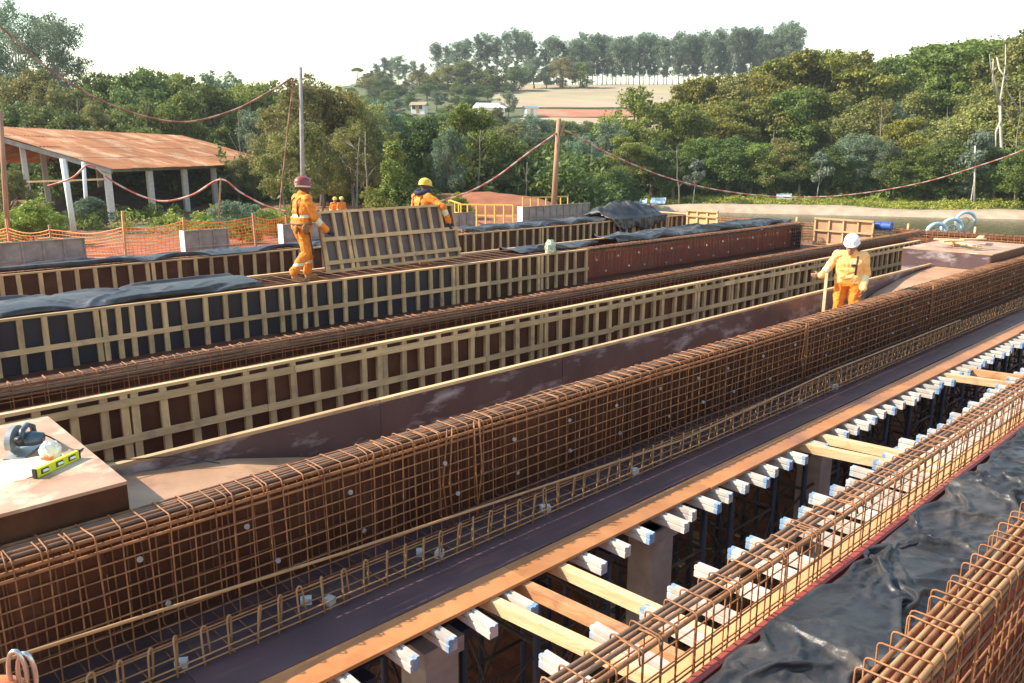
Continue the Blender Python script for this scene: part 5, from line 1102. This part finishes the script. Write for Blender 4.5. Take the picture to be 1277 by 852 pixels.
for px, yt, d, k, w in ((-30, 80, 92, 'broad_c', 1.1), (8, 92, 84, 'airy_b', 1.0), (50, 90, 82, 'broad_c', 1.0), (88, 108, 80, 'airy_a', 1.0), (120, 112, 84, 'broad_a', 1.0), (150, 92, 88, 'broad_a', 1.0), (182, 83, 86, 'broad_b', 1.0), (213, 88, 90, 'broad_a', .95), (232, 118, 74, 'tall_a', 1.1), (247, 102, 92, 'broad_b', 1.0), (272, 107, 84, 'broad_a', 1.0), (285, 94, 96, 'airy_b', .9), (312, 104, 88, 'broad_a', 1.0), (338, 102, 92, 'broad_b', 1.0), (200, 128, 72, 'broad_a', .9), (165, 132, 73, 'broad_b', .9), (128, 135, 73, 'airy_a', .9), (20, 130, 72, 'broad_b', 1.1), (65, 135, 72, 'broad_a', 1.0), (95, 138, 71, 'broad_b', 1), (325, 140, 72, 'airy_b', 1)):
    tree(px, yt - 7, d, k, w, {'gold_a': 'golden', 'broad_a': 'green', 'broad_b': 'dark green', 'broad_c': 'olive', 'tall_a': 'narrow green', 'airy_a': 'feathery olive', 'airy_b': 'grey-green'}[k] + (' tree right behind the shed roof' if d < 76 else ' tree on the skyline of the wood behind the shed'), G1)
tree(33, 4, 108, 'euca_big', .9, 'tallest eucalyptus standing over the wood behind the shed'); tree(82, 22, 108, 'euca_big', .85, 'eucalyptus with open spreading crown, second tallest over the shed wood'); tree(2, 48, 110, 'euca_c', 1.1, 'eucalyptus at the frame edge over the shed wood')
# olive trees behind the concrete post
for k, (px, yt, d, v, w, lab) in enumerate(((398, 92, 58, 'airy_a', 1.0, 'large grey-olive tree right behind the pale concrete post'), (358, 118, 66, 'airy_a', .9, 'grey-olive tree between the shed roof and the pale concrete post'), (440, 108, 60, 'airy_a', 1.0, 'grey-olive tree beyond the pale concrete post, with bare lower stems'), (475, 122, 66, 'airy_b', .9, 'thin olive tree behind the ivy-clad dark tree'), (372, 150, 50, 'airy_a', 1.0, 'low olive tree over the worker in the brown-red helmet'), (440, 150, 53, 'airy_a', .9, 'low olive tree over the two distant workers'))): tree(px, yt, d, v, w, lab)
tree(488, 178, 46, 'ivy_a', 1.15, 'dark tree clad in creepers between the two carrying workers'); tree(512, 205, 46, 'bush_a', .9, 'dark bush beside the creeper-clad tree', None, 'bush', 'bush'); tree(470, 232, 45, 'bush_b', 1, 'bright green bush at the foot of the creeper-clad tree', None, 'bush', 'bush')
tree(588, 124, 62, 'broad_a', .85, 'rounded green tree with pale trunk behind the sagging cable'); tree(530, 138, 66, 'broad_b', 1.0, 'dark green tree behind the worker in the yellow helmet'); tree(560, 158, 58, 'airy_b', .8, 'slim grey-green tree beside the rounded green tree'); tree(506, 146, 70, 'broad_a', 1.0, 'green tree behind the creeper-clad one')
G2 = 'trees behind the wooden pole'; L2 = 'bushy green tree in the wood behind the wooden pole'
for px, yt, d, k, w in ((630, 165, 66, 'broad_b', 1.2), (662, 160, 72, 'airy_b', 1.0), (690, 175, 70, 'broad_a', 1.1), (612, 190, 60, 'broad_b', 1.2), (650, 195, 64, 'bush_a', 1.0), (725, 165, 76, 'airy_b', 1.0), (740, 190, 74, 'broad_a', 1.1), (700, 200, 68, 'broad_b', 1.2), (768, 205, 78, 'broad_b', 1.2), (460, 150, 78, 'broad_b', 1.1), (545, 175, 76, 'broad_b', 1.2), (580, 185, 70, 'broad_b', 1.2), (420, 130, 84, 'broad_c', 1.1)): tree(px, yt, d, k, w, L2, G2)
tree(792, 104, 92, 'tall_a', 1.15, 'tall green tree in front of the pale hill field'); tree(760, 150, 88, 'airy_b', 1.0, 'dark feathery tree at the edge of the pale hill field'); tree(785, 160, 82, 'bright_a', .9, 'bright yellow-green tree beneath the hill field'); tree(838, 122, 90, 'broad_a', 1.0, 'green tree right of the tall one under the hill field')
# wood across the lake
G3 = 'trees across the lake'; L3 = 'leafy tree in the wood across the lake'
back = ((872, 88, 104, 'gold_a'), (905, 90, 102, 'broad_c'), (935, 84, 106, 'gold_a'), (962, 68, 108, 'gold_a'), (995, 56, 108, 'gold_a'), (1030, 54, 106, 'gold_a'), (1055, 62, 106, 'broad_c'), (1082, 84, 104, 'broad_c'), (1102, 70, 106, 'tall_a'), (1130, 76, 108, 'broad_a'), (1158, 66, 110, 'broad_b'), (1185, 62, 108, 'broad_a'), (1210, 74, 106, 'broad_b'), (1236, 62, 104, 'broad_c'), (1262, 42, 100, 'broad_c'), (1292, 45, 98, 'broad_a'), (1320, 60, 96, 'broad_a'))
LOOK = {'gold_a': 'golden-olive', 'broad_a': 'green', 'broad_b': 'dark green', 'broad_c': 'olive', 'tall_a': 'narrow green', 'airy_a': 'feathery olive', 'airy_b': 'grey-green', 'bush_a': 'low dark green'}
for px, yt, d, k in back: tree(px, yt, d, k, 1.0, LOOK[k] + ' tree in the back row of the wood across the lake', G3)
mid = ((858, 130, 96, 'broad_c'), (888, 125, 95, 'gold_a'), (920, 120, 96, 'broad_a'), (950, 112, 97, 'gold_a'), (985, 105, 97, 'broad_a'), (1015, 110, 96, 'gold_a'), (1048, 115, 95, 'broad_c'), (1078, 122, 94, 'airy_a'), (1108, 125, 94, 'airy_b'), (1140, 112, 95, 'broad_c'), (1172, 110, 95, 'broad_a'), (1200, 115, 93, 'broad_c'), (1235, 118, 92, 'airy_a'), (1268, 100, 90, 'broad_c'), (1300, 110, 88, 'broad_a'))
for px, yt, d, k in mid: tree(px, yt, d, k, 1.1, LOOK[k] + ' tree in the middle of the wood across the lake', G3)
front = ((815, 170, 86, 'broad_b'), (842, 185, 84, 'broad_a'), (878, 168, 86, 'broad_a'), (910, 165, 85, 'broad_b'), (940, 175, 84, 'broad_a'), (972, 170, 84, 'broad_c'), (1000, 185, 82, 'broad_b'), (1035, 178, 82, 'broad_b'), (1065, 165, 82, 'airy_b'), (1095, 170, 80, 'airy_b'), (1120, 185, 79, 'broad_b'), (1152, 178, 79, 'broad_a'), (1180, 165, 79, 'broad_b'), (1212, 185, 77, 'airy_b'), (1245, 180, 76, 'broad_a'), (1275, 175, 74, 'broad_b'), (1305, 170, 72, 'broad_a'))
for px, yt, d, k in front: tree(px, yt, d, k, 1.2, LOOK[k] + ' tree at the water-side edge of the wood across the lake', G3)
tree(1128, 142, 84, 'gold_a', 1.0, 'golden-green round tree in the middle of the wood across the lake'); tree(1172, 52, 112, 'umbrella', 1.3, 'flat-topped tree rising over the wood across the lake'); tree(1212, 46, 112, 'umbrella', 1.0, 'slender flat-topped tree by the tallest trees across the lake'); tree(1262, 32, 104, 'tall_a', 1.2, 'tallest tree across the lake at the frame edge')
for px, yt, lab in ((866, 196, 'small pale-leaved tree on the far bank, nearest the yellow panel'), (1022, 188, 'small pale-leaved tree on the far bank above the blue drum'), (1216, 160, 'small pale-leaved tree by the bare stake on the far bank')): tree(px, yt, 79.5 if px < 1100 else 75.5, 'pale_a', .8, lab)
# white bare-branched tree
p = atd(1247, 200, 79); g = ground_z(p.x, p.y); t = thing('bare_tree', 'bare white-branched tree standing out of the wood across the lake', 'tree', (p.x, p.y, g))
def bt(pts, r): return [atd(x, y, 79) for x, y in pts]
MB().tube([Vector((p.x, p.y, g))] + bt([(1250, 200), (1248, 165), (1247, 130)], 0), [.18, .15, .13, .11], 8).obj('trunk', 'bark_pale', t, True)
for pts in ([(1247, 132), (1238, 105), (1228, 85), (1222, 70)], [(1247, 130), (1254, 108), (1262, 80), (1266, 52)], [(1242, 118), (1234, 98), (1231, 75)], [(1248, 150), (1238, 165), (1234, 185)], [(1256, 100), (1250, 85), (1251, 70)]):
    q = bt(pts, 0); q = [v + FH * (.5 * i * (1 if pts[1][0] > 1247 else -1)) for i, v in enumerate(q)]; MB().tube(q, [.10, .075, .05, .02][:len(q)], 6).obj('branch', 'bark_pale', t, True)
# slender pale stems standing before the woods
def stem_tree(px, yt, yb, d, lab, r=.11):
    p = atd(px, 230, d); g = ground_z(p.x, p.y); top = atd(px + J(6), yt, d); t = thing('slender_tree', lab, 'tree', (p.x, p.y, g)); h = top.z - g
    pts = [Vector((p.x, p.y, g - .2)).lerp(top, k / 6) + Vector((J(.12), J(.12), 0)) * (k % 6 > 0) * h / 9 for k in range(7)]
    MB().tube(pts, [r * (1 - .12 * k) for k in range(7)], 7).obj('trunk', 'bark_grey', t, True)
    for k in range(5):
        a = pts[rnd.randint(2, 5)]; v = RR * J(1) + FH * J(.6) + Vector((0, 0, rnd.uniform(.5, 1.1))); v = v.normalized() * h * rnd.uniform(.16, .32); MB().tube([a, a + v * .5 + Vector((0, 0, J(.1))), a + v], [r * .4, r * .28, r * .08], 5).obj('branch', 'bark_grey', t, True)
for px, yt, d, lab in ((456, 152, 47, 'slender bare stem beside the two distant workers'), (443, 160, 48, 'thin leaning stem next to the two distant workers'), (594, 150, 57, 'pale forked trunk in front of the rounded green tree'), (352, 170, 49, 'thin pale stem left of the pale concrete post'), (400, 165, 49, 'thin grey stem right of the pale concrete post'), (655, 190, 58, 'thin pale stem between the sagging cable and the wooden pole'), (735, 165, 70, 'thin pale stem right of the wooden pole'), (848, 170, 78, 'pale thin trunk at the near end of the wood across the lake'), (1100, 120, 81, 'pale leaning trunk in the middle of the wood across the lake'), (1185, 130, 78, 'pale forked trunk inside the wood left of the bare white tree'), (1270, 105, 72, 'pale trunk at the frame edge across the lake'), (960, 150, 83, 'slim pale trunk above the whitish blue sheet shelter'), (180, 118, 70, 'pale stem behind the ridge of the shed roof'), (100, 112, 70, 'pale crooked stem behind the shed roof'), (300, 128, 66, 'pale forked stem beyond the end of the shed roof')): stem_tree(px, yt + 12, 0, d + 1.5, lab, .075)
# hillside bushes and the eucalyptus row on the hilltop
G4 = 'bushes on the hillside'; L4 = 'round dark bush on the hillside below the eucalyptus row'
hb = [(585, 75, 285), (560, 80, 285), (612, 84, 280), (665, 70, 296), (700, 70, 298), (722, 76, 298), (642, 80, 285), (680, 84, 296)]
for d, y, xa, xb in ((300, 92, 470, 560), (272, 100, 440, 640), (250, 108, 440, 625), (228, 116, 420, 600), (205, 124, 420, 590), (186, 134, 410, 615), (168, 142, 420, 640), (150, 150, 430, 780), (132, 158, 520, 800)):
    x = xa + J(6)
    while x < xb: hb.append((x, y + J(9), d + J(7))); x += rnd.uniform(16, 27) * (200 / d) ** .3
for px, yt, d in hb:
    if 590 < px < 680 and 180 < d < 240: continue
    if 500 < px < 545 and 190 < d < 222: continue
    k = rnd.choice(('broad_a', 'broad_b', 'broad_c', 'bush_a', 'airy_b', 'broad_b')); tree(px, yt, d, k, rnd.uniform(1.2, 1.9), LOOK[k] + (' bush high on the hillside below the eucalyptus row' if d > 215 else ' bush low on the hillside below the white house'), G4)
tree(634, 112, 206, 'airy_b', 1.1, 'round grey-green bush in front of the white house on the hill', None, 'bush', 'bush'); tree(450, 84, 300, 'umbrella', .9, 'lone thin tree on the skyline beside the eucalyptus row')
G5 = 'eucalyptus row on the hilltop'; L5 = 'tall thin eucalyptus in the row along the hilltop'
ex = [(468, 88), (474, 80), (484, 72), (492, 74), (500, 70), (508, 80), (518, 76), (530, 80), (548, 54), (560, 58), (572, 52), (582, 50), (598, 44), (608, 42), (620, 48), (632, 40), (645, 37), (656, 40), (664, 52), (680, 50), (690, 46), (700, 52)]
x = 712
while x < 985: ex.append((x, 47 - 8 * sm(800, 990, x) + J(7))); x += 5.6 + J(2.2)
for k, (px, yt) in enumerate(ex): tree(px, yt, 322 + J(6), ('euca_a', 'euca_b', 'euca_c')[k % 3], (.92 if px > 540 else 1.25) + J(.16), L5, G5)
tree(975, 28, 318, 'euca_c', 1.15, 'tallest dark eucalyptus closing the hilltop row')
# ---------------------------------------------------------------- low growth
def growth(name, label, pts, size, leaf, seed, n_):
    """low tufts: pts = (x, y, radius, height)"""
    cl = [((x, y, ground_z(x, y) + h * .4), (r, r, h * .62), r * r) for x, y, r, h in pts]
    me = leaf_cloud(cl, n_, size, seed, elong=1.6, out=.3); me.materials.append(MAT[leaf]); tag(put(name, me), label, None, None, 'stuff')
pts = []
for k in range(150): t_ = J(1) * 26 + 16; a = rnd.uniform(4.2, 8.5); q = SH_A + SH_D * t_ + SH_N * a; pts.append((q.x, q.y, rnd.uniform(.7, 1.4), rnd.uniform(.3, .75)))
growth('bank_grass', 'bright green grass along the top of the far bank', pts, .14, 'leaf_bright', 51, 40000)
pts = []
for k in range(90): t_ = J(1) * 30 + 14; a = rnd.uniform(9, 13); q = SH_A + SH_D * t_ + SH_N * a; pts.append((q.x, q.y, rnd.uniform(1.2, 2.2), rnd.uniform(1.5, 3.4)))
growth('undergrowth', 'dense undergrowth at the foot of the wood across the lake', pts, .3, 'leaf_green', 52, 50000)
pts = []
for k in range(120): q = ud(rnd.uniform(-34, 8), rnd.uniform(60, 70)); pts.append((q.x, q.y, rnd.uniform(1.2, 2.4), rnd.uniform(1.6, 4.0)))
growth('undergrowth', 'dark undergrowth beneath the trees beyond the yard', pts, .3, 'leaf_dark', 53, 50000)
pts = []
for k in range(60): q = ud(rnd.uniform(-52, -26), rnd.uniform(66, 74)); pts.append((q.x, q.y, rnd.uniform(1.2, 2.4), rnd.uniform(1.6, 4.0)))
growth('undergrowth', 'dark undergrowth beneath the wood behind the shed', pts, .3, 'leaf_dark', 54, 30000)
pts = []
for k in range(70): q = ud(rnd.uniform(-26, -5), rnd.uniform(36, 50)); pts.append((q.x, q.y, rnd.uniform(.4, .9), rnd.uniform(.3, .8)))
growth('weeds', 'green weeds on the red ground in front of the shed', pts, .13, 'leaf_bright', 55, 16000)
# single shrubs before the shed
for px, d, h, k, w, lab in ((35, 33, 1.9, 'bush_b', 1.2, 'tall yellow-green clump of grass behind the safety net'), (112, 40, 1.6, 'bush_c', 1.4, 'grey-green leafy plant at the foot of the shed gable'), (12, 40, 3.0, 'airy_a', 1.0, 'dry grey shrub at the frame edge before the shed'), (285, 40, 1.5, 'bush_c', 1.4, 'broad blue-green agave-like plant beside the thin forked stick'), (310, 42, 1.3, 'bush_c', 1.4, 'blue-green plant next to the agave-like one'), (255, 33, 1.1, 'bush_b', 1.4, 'pale green weed clump above the short grey panel'), (300, 34, 1.0, 'bush_b', 1.4, 'green weed clump behind the short grey panel'), (335, 38, 1.2, 'bush_b', 1.4, 'green shrub beside the worker in the brown-red helmet'), (300, 60, 3.4, 'airy_a', 1.0, 'thin-leaved shrub overlapping the end of the shed roof'), (60, 36, 1.2, 'bush_b', 1.3, 'low green clump behind the safety net beside the leaning white post'), (405, 56, 3.0, 'airy_a', 1.3, 'low olive thicket behind the two distant workers'), (525, 47, 2.0, 'bush_b', 1, 'bright leafy shrub below the yellow helmet'), (570, 48, 1.5, 'bush_b', 1, 'bright leafy shrub where the cable comes down')):
    p = atd(px, 260, d); g = ground_z(p.x, p.y); t = thing('shrub', lab, 'shrub', (p.x, p.y, g), None, local=True, rz=rnd.uniform(0, 6)); t.scale = (h * w, h * w, h); put('crown', VAR[k][0], t, (0, 0, 0)); put('stem', VAR[k][1], t, (0, 0, 0))
for o in list(bpy.data.objects):
    if '_local' in o: del o['_local']
# ---------------------------------------------------------------- thin haze in the air
hz = bpy.data.materials.new('haze_air'); hz.use_nodes = True; n = hz.node_tree.nodes; n.remove(n['Principled BSDF'])
vol = n.new('ShaderNodeVolumePrincipled'); vol.inputs['Color'].default_value = (.86, .92, 1, 1); vol.inputs['Density'].default_value = HAZE; vol.inputs['Anisotropy'].default_value = .25
hz.node_tree.links.new(vol.outputs[0], n['Material Output'].inputs['Volume'])
c = ud(0, 550); m_ = MB(); m_.box(-1450, 1450, -1450, 1450, 0, 72); me = m_.mesh('haze'); me.materials.append(hz); o = put('haze', me, None, (c.x, c.y, -3)); o.rotation_euler = (0, 0, AZ); tag(o, 'thin pale haze in the air', None, None, 'stuff')
